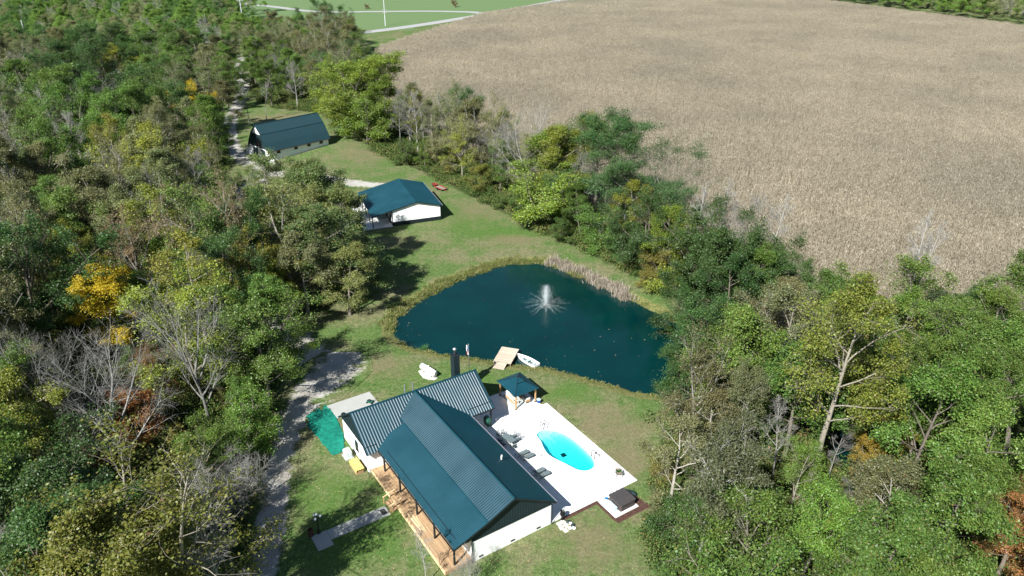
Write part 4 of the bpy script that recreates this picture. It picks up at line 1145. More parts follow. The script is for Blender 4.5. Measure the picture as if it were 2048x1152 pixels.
# ------------------------------------------------------------------ patio things
def build_gazebo():
    s0, s1, t0, t1 = 19.8, 23.8, -11.6, -8.4
    cs, ct = (s0 + s1) / 2, (t0 + t1) / 2
    g = hthing('gazebo', 'hardtop gazebo with cedar posts and dark two-tier roof on the patio', 'gazebo', cs, ct, 0.1)
    hx, hy = (s1 - s0) / 2, (t1 - t0) / 2
    for sx in (-1, 1):
        for sy in (-1, 1):
            p = MB().bb((sx * hx - 0.08, sy * hy - 0.08, 0), (sx * hx + 0.08, sy * hy + 0.08, 2.25)).build('post', M_POST, g)
            MB().bb((sx * hx - 0.13, sy * hy - 0.13, 0), (sx * hx + 0.13, sy * hy + 0.13, 0.1)).build('post_foot', M_BLACK, p)
    for sy in (-1, 1): MB().bb((-hx - 0.1, sy * hy - 0.06, 2.25), (hx + 0.1, sy * hy + 0.06, 2.42)).build('beam', M_POST, g)
    for sx in (-1, 1): MB().bb((sx * hx - 0.06, -hy + 0.07, 2.255), (sx * hx + 0.06, hy - 0.07, 2.415)).build('beam', M_POST, g)
    def tier(ex, ey, ez, ix, iy, iz, pitch):
        c = [(-1, -1), (1, -1), (1, 1), (-1, 1)]
        for k in range(4):
            a, b = c[k], c[(k + 1) % 4]
            ribbed('roof_panel', (a[0] * ex, a[1] * ey, ez), (b[0] * ex, b[1] * ey, ez), (a[0] * ix, a[1] * iy, iz), (b[0] * ix, b[1] * iy, iz), M_ROOF, g, pitch, 0.012, 0.02, 0.03)
            MB().bar((a[0] * ex, a[1] * ey, ez + 0.015), (a[0] * ix, a[1] * iy, iz + 0.015), 0.06, 0.03).build('hip_cap', M_TRIM, g)
    tier(hx + 0.38, hy + 0.38, 2.38, 0.62, 0.5, 3.12, 0.6)
    tier(0.85, 0.7, 3.2, 0.03, 0.03, 3.62, 0.4)
    MB().lathe([(0.06, 0), (0.05, 0.1), (0.015, 0.2)], (0, 0, 3.6), 8).build('finial', M_TRIM, g)
    # rug, sofa, chairs, table, bin
    r = MB().bb((-1.75, -1.45, 0), (1.75, 1.45, 0.012)).build('patio_rug', M_RUG); place_hl(r, cs, ct + 0.1, 0.102); tag(r, 'grey patterned rug under the gazebo', 'rug')
    def seat(name, lab, s, t, w, rz, cat, grp):
        o = hthing(name, lab, cat, s, t, 0.116, rz, grp)
        for xx in (-w / 2 + 0.05, w / 2 - 0.05):
            for yy in (-0.33, 0.33): MB().bb((xx - 0.035, yy - 0.035, 0), (xx + 0.035, yy + 0.035, 0.58)).build('leg', M_CUSH, o)
            MB().bb((xx - 0.05, -0.38, 0.58), (xx + 0.05, 0.38, 0.63)).build('armrest', M_CUSH, o)
        MB().bb((-w / 2 + 0.085, -0.34, 0.26), (w / 2 - 0.085, 0.34, 0.32)).build('seat_frame', M_POST, o)
        n = max(1, round(w / 0.75))
        for k in range(n):
            a, b = -w / 2 + 0.11 + k * (w - 0.22) / n, -w / 2 + 0.11 + (k + 1) * (w - 0.22) / n - 0.02
            MB().bb((a, -0.36, 0.322), (b, 0.26, 0.46)).build('seat_cushion', M_CUSH, o)
            MB().add([(a, 0.26, 0.462), (b, 0.26, 0.462), (b, 0.40, 0.9), (a, 0.40, 0.9), (a, 0.38, 0.462), (b, 0.38, 0.462), (b, 0.5, 0.88), (a, 0.5, 0.88)],
                     [(0, 1, 2, 3), (7, 6, 5, 4), (0, 4, 5, 1), (1, 5, 6, 2), (2, 6, 7, 3), (3, 7, 4, 0)]).build('back_cushion', M_CUSH, o)
        MB().bb((-w / 2 + 0.05, 0.41, 0.3), (w / 2 - 0.05, 0.45, 0.6)).build('back_rail', M_POST, o)
        return o
    seat('patio_sofa', 'cream cushioned sofa under the gazebo on its house side', cs - 0.1, ct + 0.95, 2.1, pi if False else 0.0, 'sofa', 'gazebo seating')
    seat('patio_armchair', 'cream armchair under the gazebo at its near open side', cs - 1.35, ct - 0.55, 0.85, pi / 2, 'armchair', 'gazebo seating')
    seat('patio_armchair', 'cream armchair under the gazebo on the pond side', cs + 1.3, ct - 0.4, 0.85, -pi / 2, 'armchair', 'gazebo seating')
    tb = hthing('coffee_table', 'low coffee table between the cream seats under the gazebo', 'table', cs, ct - 0.35, 0.116)
    MB().bb((-0.5, -0.3, 0.36), (0.5, 0.3, 0.41)).build('top', M_POST, tb)
    for xx in (-0.44, 0.44):
        for yy in (-0.25, 0.25): MB().bb((xx - 0.03, yy - 0.03, 0), (xx + 0.03, yy + 0.03, 0.36)).build('leg', M_POST, tb)
    s, t = hp(1077, 806)
    b = hthing('blue_cooler', 'dark blue round bin beside the gazebo corner post', 'bin', s, t - 0.05, 0.0)
    MB().lathe([(0.25, 0), (0.29, 0.3), (0.3, 0.55), (0.31, 0.58), (0.24, 0.60)], (0, 0, 0), 16).build('drum', M_BLUE, b, True)
    MB().lathe([(0.31, 0), (0.31, 0.04), (0.1, 0.09)], (0, 0, 0.6), 16).build('lid', M_PALEBLUE, b, True)
build_gazebo()

def dining():
    x0, x1, y0, y1 = -0.95, 0.95, -0.5, 0.5
    t = hthing('patio_table', 'grey rectangular dining table on the patio by the house', 'table', 14.35, -3.75, 0.1, 0.12)
    MB().bb((x0, y0, 0.70), (-0.008, y1, 0.735)).build('top', M_SLING, t); MB().bb((0.008, y0, 0.70), (x1, y1, 0.735)).build('top', M_SLING, t)
    f = MB()
    for yy in (y0 + 0.02, y1 - 0.02): f.bar((x0, yy, 0.68), (x1, yy, 0.68), 0.04, 0.035)
    f.build('apron', M_BLACK, t)
    for xx in (x0 + 0.08, x1 - 0.08):
        for yy in (y0 + 0.08, y1 - 0.08): MB().tube([(xx, yy, 0), (xx, yy, 0.68)], 0.025, 8).build('leg', M_BLACK, t)
    def chair(s, tt, rz, lab):
        c = hthing('patio_chair', lab, 'chair', s, tt, 0.1, rz, 'dining chairs round the patio table')
        MB().bb((-0.23, -0.22, 0.40), (0.23, 0.22, 0.425)).build('seat', M_SLING, c)
        for xx in (-0.25, 0.25):
            MB().tube([(xx, -0.25, 0), (xx, -0.23, 0.62), (xx, 0.2, 0.64), (xx, 0.27, 0.0)], 0.018, 6).build('side_frame', M_BLACK, c)
            MB().tube([(xx, 0.18, 0.40), (xx, 0.36, 0.95)], 0.018, 6).build('back_post', M_BLACK, c)
        for k in range(5):
            z = 0.50 + k * 0.105
            MB().bar((-0.24, 0.21 + (z - 0.5) * 0.33, z), (0.24, 0.21 + (z - 0.5) * 0.33, z), 0.02, 0.07).build('back_slat', M_SLING, c)
        return c
    chair(14.75, -4.75, pi + 0.12, 'grey slatted chair on the pool side of the patio table, farther from the loungers')
    chair(13.95, -4.85, pi + 0.05, 'grey slatted chair on the pool side of the patio table, nearer to the loungers')
    chair(15.75, -3.95, -pi / 2 + 0.2, 'grey slatted chair at the gazebo end of the table, on the pool side')
    chair(15.9, -3.25, -pi / 2 + 0.1, 'grey slatted chair at the gazebo end of the table, on the house side')
    chair(14.8, -2.75, 0.1, 'shaded grey chair on the house side of the table, nearer the gazebo')
    chair(13.95, -2.7, 0.05, 'shaded grey chair on the house side of the table, nearer the loungers')
    chair(12.95, -3.6, pi / 2, 'grey slatted chair at the lounger end of the patio table')
dining()
def loungers():
    def lounger(s, t, rz, lab):
        c = hthing('sun_lounger', lab, 'sun lounger', s, t, 0.1, rz, 'four sun loungers in two pairs along the patio')
        # foot end at -y (pool), head at +y
        for xx in (-0.31, 0.31):
            MB().tube([(xx, -0.95, 0.33), (xx, 0.35, 0.33), (xx, 0.95, 0.33)], 0.02, 6).build('side_rail', M_BLACK, c)
            MB().tube([(xx, 0.2, 0.34), (xx, 0.25, 0.55), (xx, 0.55, 0.57), (xx, 0.62, 0.34)], 0.015, 6).build('armrest', M_BLACK, c)
            for yy in (-0.75, 0.75): MB().tube([(xx, yy, 0.33), (xx, yy * 1.08, 0.0)], 0.018, 6).build('leg', M_BLACK, c)
        n = 9; vs, fs = [], []
        for k in range(n + 1):
            y = -0.98 + k * 1.33 / n; z = 0.345 - 0.03 * sin(pi * k / n)
            vs += [(-0.29, y, z), (0.29, y, z)]
        fs = [(2 * k, 2 * k + 1, 2 * k + 3, 2 * k + 2) for k in range(n)]
        MB().add(vs, fs).build('seat_sling', M_SLING, c)
        MB().add([(-0.29, 0.35, 0.35), (0.29, 0.35, 0.35), (0.29, 0.85, 0.85), (-0.29, 0.85, 0.85), (-0.29, 0.37, 0.33), (0.29, 0.37, 0.33), (0.29, 0.87, 0.83), (-0.29, 0.87, 0.83)],
                 [(0, 1, 2, 3), (7, 6, 5, 4), (0, 4, 5, 1), (1, 5, 6, 2), (2, 6, 7, 3), (3, 7, 4, 0)]).build('back_sling', M_SLING, c)
        for xx in (-0.31, 0.31): MB().tube([(xx, 0.33, 0.33), (xx, 0.9, 0.9)], 0.02, 6).build('back_frame', M_BLACK, c)
    for px, py, lab in ((1046, 906, 'grey sun lounger nearest the dining table'), (1057, 912.5, 'grey sun lounger second from the dining table'), (1078, 942, 'grey sun lounger third from the dining table'), (1089, 948.5, 'grey sun lounger farthest from the dining table')):
        s, t = hp(px, py, 0.4); lounger(s, t + 0.15, 0.05, lab)
    s, t = hp(972, 848)
    g = hthing('covered_grill', 'barbecue grill under a green cover at the house corner of the patio', 'grill', s - 0.3, t - 0.1, 0.1)
    MB().add([(-0.5, -0.3, 0.1), (0.5, -0.3, 0.1), (0.5, 0.3, 0.1), (-0.5, 0.3, 0.1), (-0.62, -0.33, 0.85), (0.62, -0.33, 0.85), (0.62, 0.33, 0.85), (-0.62, 0.33, 0.85), (-0.4, -0.2, 1.18), (0.4, -0.2, 1.18), (0.4, 0.2, 1.18), (-0.4, 0.2, 1.18)],
             [(3, 2, 1, 0), (0, 1, 5, 4), (1, 2, 6, 5), (2, 3, 7, 6), (3, 0, 4, 7), (4, 5, 9, 8), (5, 6, 10, 9), (6, 7, 11, 10), (7, 4, 8, 11), (8, 9, 10, 11)]).build('cover', M_GREENCOVER, g)
    for xx in (-0.45, 0.45):
        for yy in (-0.25, 0.25): MB().tube([(xx, yy, 0), (xx, yy, 0.12)], 0.04, 8).build('leg', M_BLACK, g)
loungers()
def pool_rails():
    for k, (s, t, rz, lab) in enumerate(((14.6, -9.3, 0.0, 'dark bent pool handrail by the entry steps nearer the gazebo'), (6.2, -11.2, pi / 2, 'dark pool ladder rail on the lawn side of the pool'))):
        r = hthing('pool_handrail', lab, 'handrail', s, t, 0.1, rz, 'two pool handrails')
        for yy in ((-0.3, 0.3)):
            MB().tube([(0.35, yy, -0.02), (0.32, yy, 0.65), (0.2, yy, 0.85), (0.0, yy, 0.82), (-0.35, yy, 0.35), (-0.45, yy, 0.0)], 0.042, 8).build('rail', M_STEEL if False else M_BLACK, r)
    pts = [hp(*p) for p in ((1057, 939), (1063, 935), (1068, 931), (1078, 922), (1084, 916), (1083, 910), (1081, 907), (1085, 905), (1088, 908), (1085, 912), (1080, 915), (1079, 913), (1084, 911), (1094, 913), (1100, 911), (1104, 909))]
    c0 = pts[0]
    o = MB().tube([(s - c0[0], t - c0[1], 0.115 + 0.004 * (i % 3)) for i, (s, t) in enumerate(pts)], 0.03, 6).build('garden_hose', M_SLING)
    place_hl(o, *c0); tag(o, 'thin hose looping over the patio from loungers to pool', 'hose')
    s, t = hp(1237, 952)
    p = hthing('planter_chair', 'weathered wooden chair planter filled with green plants on the patio', 'planter', s, t, 0.1, 0.95)
    for k in range(4): MB().bb((-0.3 + k * 0.155, -0.3, 0.38), (-0.3 + k * 0.155 + 0.14, 0.34, 0.41)).build('seat_slat', M_OLDWOOD, p)
    for k in range(4):
        MB().add([(-0.3 + k * 0.155, 0.34, 0.40), (-0.16 + k * 0.155, 0.34, 0.40), (-0.16 + k * 0.155, 0.62, 1.0), (-0.3 + k * 0.155, 0.62, 1.0), (-0.3 + k * 0.155, 0.37, 0.40), (-0.16 + k * 0.155, 0.37, 0.40), (-0.16 + k * 0.155, 0.65, 1.0), (-0.3 + k * 0.155, 0.65, 1.0)],
                 [(0, 1, 2, 3), (7, 6, 5, 4), (0, 4, 5, 1), (1, 5, 6, 2), (2, 6, 7, 3), (3, 7, 4, 0)]).build('back_slat', M_OLDWOOD, p)
    for xx in (-0.36, 0.36):
        MB().bb((xx - 0.05, -0.4, 0.6), (xx + 0.05, 0.5, 0.64)).build('armrest', M_OLDWOOD, p)
        MB().bb((xx - 0.03, -0.38, 0), (xx + 0.03, -0.3, 0.6)).build('leg', M_OLDWOOD, p)
        MB().bb((xx - 0.03, 0.3, 0), (xx + 0.03, 0.38, 0.6)).build('leg', M_OLDWOOD, p)
    MB().bb((-0.28, -0.95, 0.1), (0.28, -0.42, 0.32)).build('footrest', M_OLDWOOD, p)
    rng = np.random.default_rng(2); n = 260
    c = rng.normal(0, 1, (n, 3)) * (0.14, 0.13, 0.1) + (0, 0.05, 0.55)
    V = (c[:, None] + rng.normal(0, 0.05, (n, 4, 3))).reshape(-1, 3); q = np.arange(n * 4).reshape(-1, 4)
    fo = link('foliage', fast_mesh('foliage', V, q, M_LEAF, False, rng.random(n)), p); fo.color = (0.06, 0.16, 0.04, 1); tag(fo, kind='stuff')
pool_rails()
def hot_tub():
    cs, ct = -1.85, -8.68
    h = hthing('hot_tub', 'square brown hot tub under a folding cover at the patio corner', 'hot tub', cs, ct, 0.1)
    a = 1.08; r = 0.18
    def rsq(a, r, n=4):
        out = []
        for cx, cy, st in ((a - r, a - r, 0), (-a + r, a - r, pi / 2), (-a + r, -a + r, pi), (a - r, -a + r, 1.5 * pi)):
            for k in range(n + 1): q = st + k * pi / 2 / n; out.append((cx + r * cos(q), cy + r * sin(q)))
        return out
    MB().prism(rsq(a, r), 0.0, 0.82).build('cabinet', M_TUBSIDE, h)
    k = MB()
    for sg in (-1, 1):
        for i in range(7):
            u = -0.78 + i * 0.26
            k.bb((u - 0.012, sg * (a + 0.001), 0.06), (u + 0.012, sg * (a + 0.014), 0.78)); k.bb((sg * (a + 0.001), u - 0.012, 0.06), (sg * (a + 0.014), u + 0.012, 0.78))
    tag(k.build('panel_groove', M_TRIM, h), kind='stuff')
    for sg in (-1, 1):
        p = [(x, y) for x, y in rsq(a + 0.05, r)]
        lo = [(x, y) for x, y in p if x * sg > 0.0] + [(0.008 * sg, -(a + 0.05) * sg), (0.008 * sg, (a + 0.05) * sg)]
        lo.sort(key=lambda q: atan2(q[1], q[0] - 0.5 * sg))
        m = MB(); n = len(lo)
        m.add([(x, y, 0.80) for x, y in lo] + [(x, y, 0.93 + (0.03 if abs(x) < 0.1 else 0)) for x, y in lo], [tuple(range(n - 1, -1, -1)), tuple(range(n, 2 * n))] + [(i, (i + 1) % n, n + (i + 1) % n, n + i) for i in range(n)])
        m.build('cover_half', M_TUB, h)
    for sg in (-0.9, 0.0):
        pass
    for i, (s, t, lab) in enumerate(((-0.35, -7.55, 'looped dark handrail by the hot tub, nearer the storage step'), (-0.35, -8.55, 'looped dark handrail by the hot tub, nearer the lawn'))):
        o = hthing('tub_handrail', lab, 'handrail', s, t, 0.1, 0.3, 'handrails by the hot tub')
        MB().tube([(0, 0, 0), (0, 0, 0.9), (0.0, -0.1, 1.2), (0.0, -0.3, 1.22), (0.0, -0.36, 1.0), (0, -0.2, 0.7), (0, -0.02, 0.5)], 0.02, 6).build('loop', M_BLACK, o)
        MB().lathe([(0.1, 0), (0.1, 0.02)], (0, 0, 0), 10).build('base', M_BLACK, o)
    st = hthing('tub_step_box', 'pale blue plastic storage step box against the hot tub', 'step box', -1.85, -7.18, 0.1)
    MB().bb((-0.62, -0.26, 0.0), (0.62, 0.26, 0.42)).build('box', M_PALEBLUE, st); MB().bb((-0.65, -0.29, 0.42), (0.65, 0.29, 0.47)).build('lid', M_PALEBLUE, st)
    MB().bb((-0.04, -0.3, 0.30), (0.04, 0.3, 0.40)).build('latch', M_SLING, st)
    s, t = hp(1212, 1003)
    b = hthing('chlorine_bucket', 'white bucket with bright blue lid beside the step box', 'bucket', s, t, 0.1)
    MB().lathe([(0.15, 0), (0.18, 0.36)], (0, 0, 0), 14).build('pail', M_WHITE, b, True); MB().lathe([(0.19, 0), (0.19, 0.04), (0.16, 0.05)], (0, 0, 0.36), 14).build('lid', simple('bright_blue_lid', (0.01, 0.16, 0.5), 0.4), b)
    s, t = hp(1262, 988)
    c = hthing('covered_kettle', 'low dark teal oval cover lying on the grass behind the hot tub', 'cover', s, t, 0.0, 0.5)
    MB().lathe([(0.45, 0.02), (0.5, 0.1), (0.42, 0.3), (0.25, 0.4), (0.06, 0.42)], (0, 0, 0), 16).build('shell', M_SIDING, c, True); c.scale = (1.5, 0.85, 1)
    MB().lathe([(0.06, 0), (0.03, 0.06)], (0, 0, 0.42), 8).build('knob', M_BLACK, c)
hot_tub()

# ------------------------------------------------------------------ utility poles
def pole(px, py, H, lab, arms=True):
    x, y = gp(px, py)
    p = thing('utility_pole', lab, 'utility pole', (x, y, 0), 0.45, 'utility poles along the road')
    MB().tube([(0, 0, -0.5), (0, 0, H)], [0.30, 0.20], 8).build('pole', M_GALVPOLE, p)
    for z in ((H - 0.8, H - 2.6) if arms else ()):
        a = MB().bar((-1.7, -0.25, z), (1.7, -0.25, z), 0.16, 0.16).build('cross_arm', M_GALVPOLE, p)
        for u in (-1.5, 1.5): MB().lathe([(0.1, 0), (0.13, 0.12), (0.06, 0.3)], (u, -0.25, z + 0.08), 8).build('insulator', M_STEEL, a)
    for z in ((7.6, 9.4) if H > 16 else ()):
        MB().bar((-1.5, -0.3, z), (1.5, -0.3, z), 0.14, 0.14).build('cross_arm', M_GALVPOLE, p)
pole(491, 76, 22, 'tall pale utility pole rising beyond the barn at the road')
pole(771, 52, 19, 'pale utility pole at the corner of the corn field and road')
pole(59, 101, 14.5, 'weathered utility pole standing alone among the far left trees', False)

# ------------------------------------------------------------------ plants: generators
def unit(v): return v / (np.linalg.norm(v, axis=-1, keepdims=True) + 1e-9)
def grow(rng, st, dr, L, K, up, jit):
    P = np.zeros((len(st), K, 3)); P[:, 0] = st; d = unit(dr)
    for i in range(1, K):
        d = unit(d + np.array([0, 0, up / K]) + rng.normal(0, jit / K, d.shape))
        P[:, i] = P[:, i - 1] + d * (L / (K - 1))[:, None]
    return P
def kids(rng, P, L, n, vmin, ang, ratio, vmax=1.0):
    T, K, _ = P.shape
    v = vmin + (vmax - vmin) * (np.arange(n)[None] + rng.random((T, n))) / n
    f = v * (K - 1); i = np.clip(f.astype(int), 0, K - 2); u = (f - i)[..., None]
    r = np.arange(T)[:, None]
    st = P[r, i] * (1 - u) + P[r, i + 1] * u
    pd = unit(P[r, i + 1] - P[r, i])
    q = unit(np.cross(pd, rng.normal(0, 1, pd.shape)))
    a = rng.uniform(*ang, (T, n))[..., None]
    d = pd * np.cos(a) + q * np.sin(a)
    l = L[:, None] * ratio * (1.2 - 0.55 * (v - vmin) / (1 - vmin + 1e-6)) * rng.uniform(0.7, 1.2, (T, n))
    return st.reshape(-1, 3), d.reshape(-1, 3), l.ravel()
def tubes(P, R, n):
    T, K, _ = P.shape
    d = unit(np.gradient(P, axis=1))
    s = np.cross(d, np.array([0.31, 0.17, 0.93])); s = unit(np.where(np.linalg.norm(s, axis=-1, keepdims=True) < 0.05, np.array([1.0, 0, 0]), s))
    u = np.cross(d, s)
    a = np.arange(n) * 2 * pi / n
    V = P[:, :, None] + (s[:, :, None] * np.cos(a)[:, None] + u[:, :, None] * np.sin(a)[:, None]) * R[:, :, None, None]
    idx = np.arange(T * K * n).reshape(T, K, n); j = np.roll(idx, -1, 2)
    F = np.stack([idx[:, :-1], j[:, :-1], j[:, 1:], idx[:, 1:]], -1).reshape(-1, 4)
    return V.reshape(-1, 3), F
def merge(parts):
    V, F, b = [], [], 0
    for v, f in parts: V.append(v); F.append(f + b); b += len(v)
    return np.concatenate(V), np.concatenate(F)
def leaf_cards(rng, C, size, up=0.55, out=None):
    n = len(C)
    nr = rng.normal(0, 1, (n, 3)); nr[:, 2] += up * 1.6
    if out is not None: nr += out * 0.7
    nr = unit(nr); t = unit(np.cross(nr, rng.normal(0, 1, (n, 3)))); b = np.cross(nr, t)
    l = size * rng.uniform(0.65, 1.3, (n, 1)); w = l * rng.uniform(0.5, 0.75, (n, 1))
    fold = nr * l * 0.12
    V = np.stack([C - t * l / 2, C + b * w / 2 + fold, C + t * l / 2, C - b * w / 2 + fold], 1).reshape(-1, 3)
    return V, np.arange(4 * n).reshape(n, 4)
def make_tree(seed, H, style='leader', R=4.5, base=0.3, n1=13, n2=7, n3=4, leaves=11000, lsize=0.3, sig=0.34, n4=0, flat=1.0, el=(0.25, 0.9), tr=0.017, lean=0.0, tw_r=1.0):
    """returns (trunk mesh, crown mesh): the wood as tapered tubes, the crown as leaf-sized faces (or fine twigs when leaves is 0)"""
    rng = np.random.default_rng(seed)
    K = 9
    leaves, lsize = int(leaves * 1.35), lsize * 0.87
    if style == 'leader':
        T0 = grow(rng, np.zeros((1, 3)), np.array([[lean + rng.normal(0, 0.04), rng.normal(0, 0.04), 1.0]]), np.array([H * 0.94]), K, 0.2, 0.5)
        v = base + (0.98 - base) * (np.arange(n1) + rng.random(n1)) / n1
        f = v * (K - 1); i = np.clip(f.astype(int), 0, K - 2); u = (f - i)[:, None]
        st = T0[0, i] * (1 - u) + T0[0, i + 1] * u
        w = (v - base) / (1 - base)
        L1 = R * np.sin(pi * np.clip(0.22 + 0.74 * w, 0, 1)) ** 0.75 * rng.uniform(0.72, 1.2, n1)
        e = el[0] + (el[1] - el[0]) * w + rng.normal(0, 0.12, n1)
        az = np.arange(n1) * 2.4 + rng.normal(0, 0.4, n1)
        r0 = tr * H * (1 - 0.88 * np.linspace(0, 1, K))
        rl = np.minimum(tr * H * (1 - 0.88 * v) * 0.7, 0.013 * L1 + 0.02)
    else:                                                      # spreading: the trunk divides low into rising limbs
        T0 = grow(rng, np.zeros((1, 3)), np.array([[lean + rng.normal(0, 0.05), rng.normal(0, 0.05), 1.0]]), np.array([H * 0.5]), K, 0.1, 0.5)
        v = base + (1 - base) * (np.arange(n1) + rng.random(n1)) / n1
        f = v * (K - 1); i = np.clip(f.astype(int), 0, K - 2); u = (f - i)[:, None]
        st = T0[0, i] * (1 - u) + T0[0, i + 1] * u
        w = (v - base) / (1 - base)
        e = el[0] + (el[1] - el[0]) * w + rng.normal(0, 0.10, n1)
        L1 = (R / np.maximum(np.cos(e), 0.45)) * rng.uniform(0.75, 1.1, n1)
        L1 = np.minimum(L1, (H - st[:, 2]) / np.maximum(np.sin(e), 0.35))
        az = np.arange(n1) * 2.4 + rng.normal(0, 0.35, n1)
        r0 = tr * H * (1 - 0.55 * np.linspace(0, 1, K))
        rl = np.minimum(tr * H * 0.55, 0.015 * L1 + 0.03)
    r0[0] *= 1.35
    d1 = np.stack([np.cos(az) * np.cos(e), np.sin(az) * np.cos(e), np.sin(e)], 1)
    jt = 1.0 if leaves else 0.5
    P1 = grow(rng, st, d1, L1, 7, 0.35 * flat, 0.9 * jt)
    s2, d2, L2 = kids(rng, P1, L1, n2, 0.28, (0.5, 1.1) if leaves else (0.35, 0.8), 0.42 if leaves else 0.5)
    d2[:, 2] *= flat
    P2 = grow(rng, s2, d2, L2, 5, 0.3 * flat, 1.0 * jt)
    s3, d3, L3 = kids(rng, P2, L2, n3, 0.25, (0.45, 1.1), 0.5)
    P3 = grow(rng, s3, d3, L3, 4, 0.2, 0.8)
    tap = lambda r, k, e_: r[:, None] * np.linspace(1, e_, k)[None]
    wood = [tubes(T0, r0[None], 8), tubes(P1, tap(rl, 7, 0.22), 5), tubes(P2, tap(np.maximum(0.006 * L2 + 0.010, 0.016), 5, 0.35), 4)]
    name = 'tree_wood'
    if leaves:
        wood.append(tubes(P3, tap(np.full(len(P3), 0.013), 4, 0.4), 3))
        V, F = merge(wood)
        A3 = P3[:, 1:].reshape(-1, 3); A2 = P2[:, 2:].reshape(-1, 3); A1 = P1[:, 4:].reshape(-1, 3)
        A = np.concatenate([A3, A3, A2, A1])
        # whole sprays are thinner or denser so that gaps and clumps show
        bough = np.clip(rng.gamma(1.3, 0.8, len(P2)), 0.03, 3.0)
        w3 = np.repeat(bough, n3) * rng.uniform(0.2, 1, len(P3))
        wgt = np.concatenate([np.repeat(w3, 3)] * 2 + [np.repeat(bough, 3) * 0.5, np.full(len(A1), 0.25)])
        C = A[rng.choice(len(A), leaves, p=wgt / wgt.sum())] + rng.normal(0, sig, (leaves, 3)) * (1, 1, 0.7)
        ctr = np.array([0, 0, H * 0.62])
        Vl, Fl = leaf_cards(rng, C, lsize, 0.55, unit(C - ctr))
        crown = fast_mesh('crown', Vl, Fl, M_LEAF, False, rng.random(leaves))
    else:
        V, F = merge(wood)
        tw = [tubes(P3, tap(np.full(len(P3), 0.013 * tw_r), 4, 0.5), 3)]
        if n4:
            s4, d4, L4 = kids(rng, P3, L3, n4, 0.2, (0.35, 0.9), 0.6)
            tw.append(tubes(grow(rng, s4, d4, L4, 3, 0.2, 0.6), np.tile([[0.008 * tw_r, 0.006 * tw_r, 0.003 * tw_r]], (len(s4), 1)), 3))
        Vt, Ft = merge(tw)
        crown = fast_mesh('crown', Vt, Ft, M_BARK, False)
    return fast_mesh('trunk', V, F, M_BARK, True), crown

PROTO = {
    'broad': [make_tree(11, 15, 'vase', 6.0, 0.35, 9, 9, 5, 22000, 0.25, 0.36, el=(0.35, 1.15)), make_tree(12, 14, 'vase', 5.6, 0.3, 8, 10, 5, 21000, 0.24, 0.36, el=(0.3, 1.2))],
    'oval': [make_tree(21, 18, 'leader', 4.8, 0.26, 16, 7, 5, 22000, 0.24, 0.34), make_tree(22, 16, 'leader', 4.6, 0.22, 15, 8, 5, 21000, 0.235, 0.34), make_tree(23, 17, 'leader', 5.2, 0.3, 14, 8, 5, 21000, 0.25, 0.36)],
    'airy': [make_tree(31, 16, 'vase', 5.8, 0.45, 8, 9, 5, 17000, 0.165, 0.36, flat=0.45, el=(0.35, 1.1), tr=0.012), make_tree(32, 15, 'leader', 5.0, 0.42, 12, 8, 5, 16000, 0.165, 0.36, flat=0.4, tr=0.012)],
    'sparse': [make_tree(41, 19, 'leader', 5.4, 0.28, 14, 8, 5, 10000, 0.215, 0.30, el=(0.35, 1.0)), make_tree(42, 17, 'vase', 5.6, 0.4, 9, 9, 5, 10000, 0.215, 0.30, el=(0.4, 1.2)), make_tree(43, 16, 'leader', 4.4, 0.25, 15, 8, 5, 8500, 0.21, 0.30)],
    'bush': [make_tree(51, 6.5, 'vase', 3.2, 0.1, 9, 8, 4, 11000, 0.20, 0.28, el=(0.15, 1.2), tr=0.013), make_tree(52, 7.5, 'leader', 3.4, 0.06, 14, 7, 4, 12000, 0.20, 0.28, tr=0.012)],
    'fan': [make_tree(61, 16, 'vase', 6.0, 0.28, 9, 9, 6, 0, n4=4, el=(0.5, 1.25), lean=-0.12), make_tree(62, 15, 'vase', 5.0, 0.3, 8, 9, 6, 0, n4=4, el=(0.6, 1.25))],
    'bare': [make_tree(71, 16, 'leader', 3.6, 0.25, 18, 7, 5, 0, n4=4, el=(0.5, 1.1), tr=0.011), make_tree(72, 14, 'leader', 3.0, 0.25, 16, 7, 5, 0, n4=4, el=(0.6, 1.15), tr=0.010)],
    'pole': [make_tree(81, 17, 'leader', 2.2, 0.5, 14, 6, 4, 0, n4=3, el=(0.7, 1.2), tr=0.010, tw_r=1.3)],
    'tall': [make_tree(98, 22, 'leader', 5.6, 0.5, 14, 9, 5, 12500, 0.22, 0.32, el=(0.4, 1.05), tr=0.014), make_tree(99, 24, 'leader', 6.6, 0.44, 15, 9, 5, 17000, 0.235, 0.34, el=(0.45, 1.1), tr=0.016)],
    'snag': [make_tree(91, 9, 'vase', 2.2, 0.6, 5, 2, 2, 0, el=(0.6, 1.2), tr=0.028)],
    'scrub': [make_tree(95, 5.5, 'vase', 2.8, 0.08, 12, 9, 6, 0, n4=4, el=(0.3, 1.2), tr=0.010)],
}
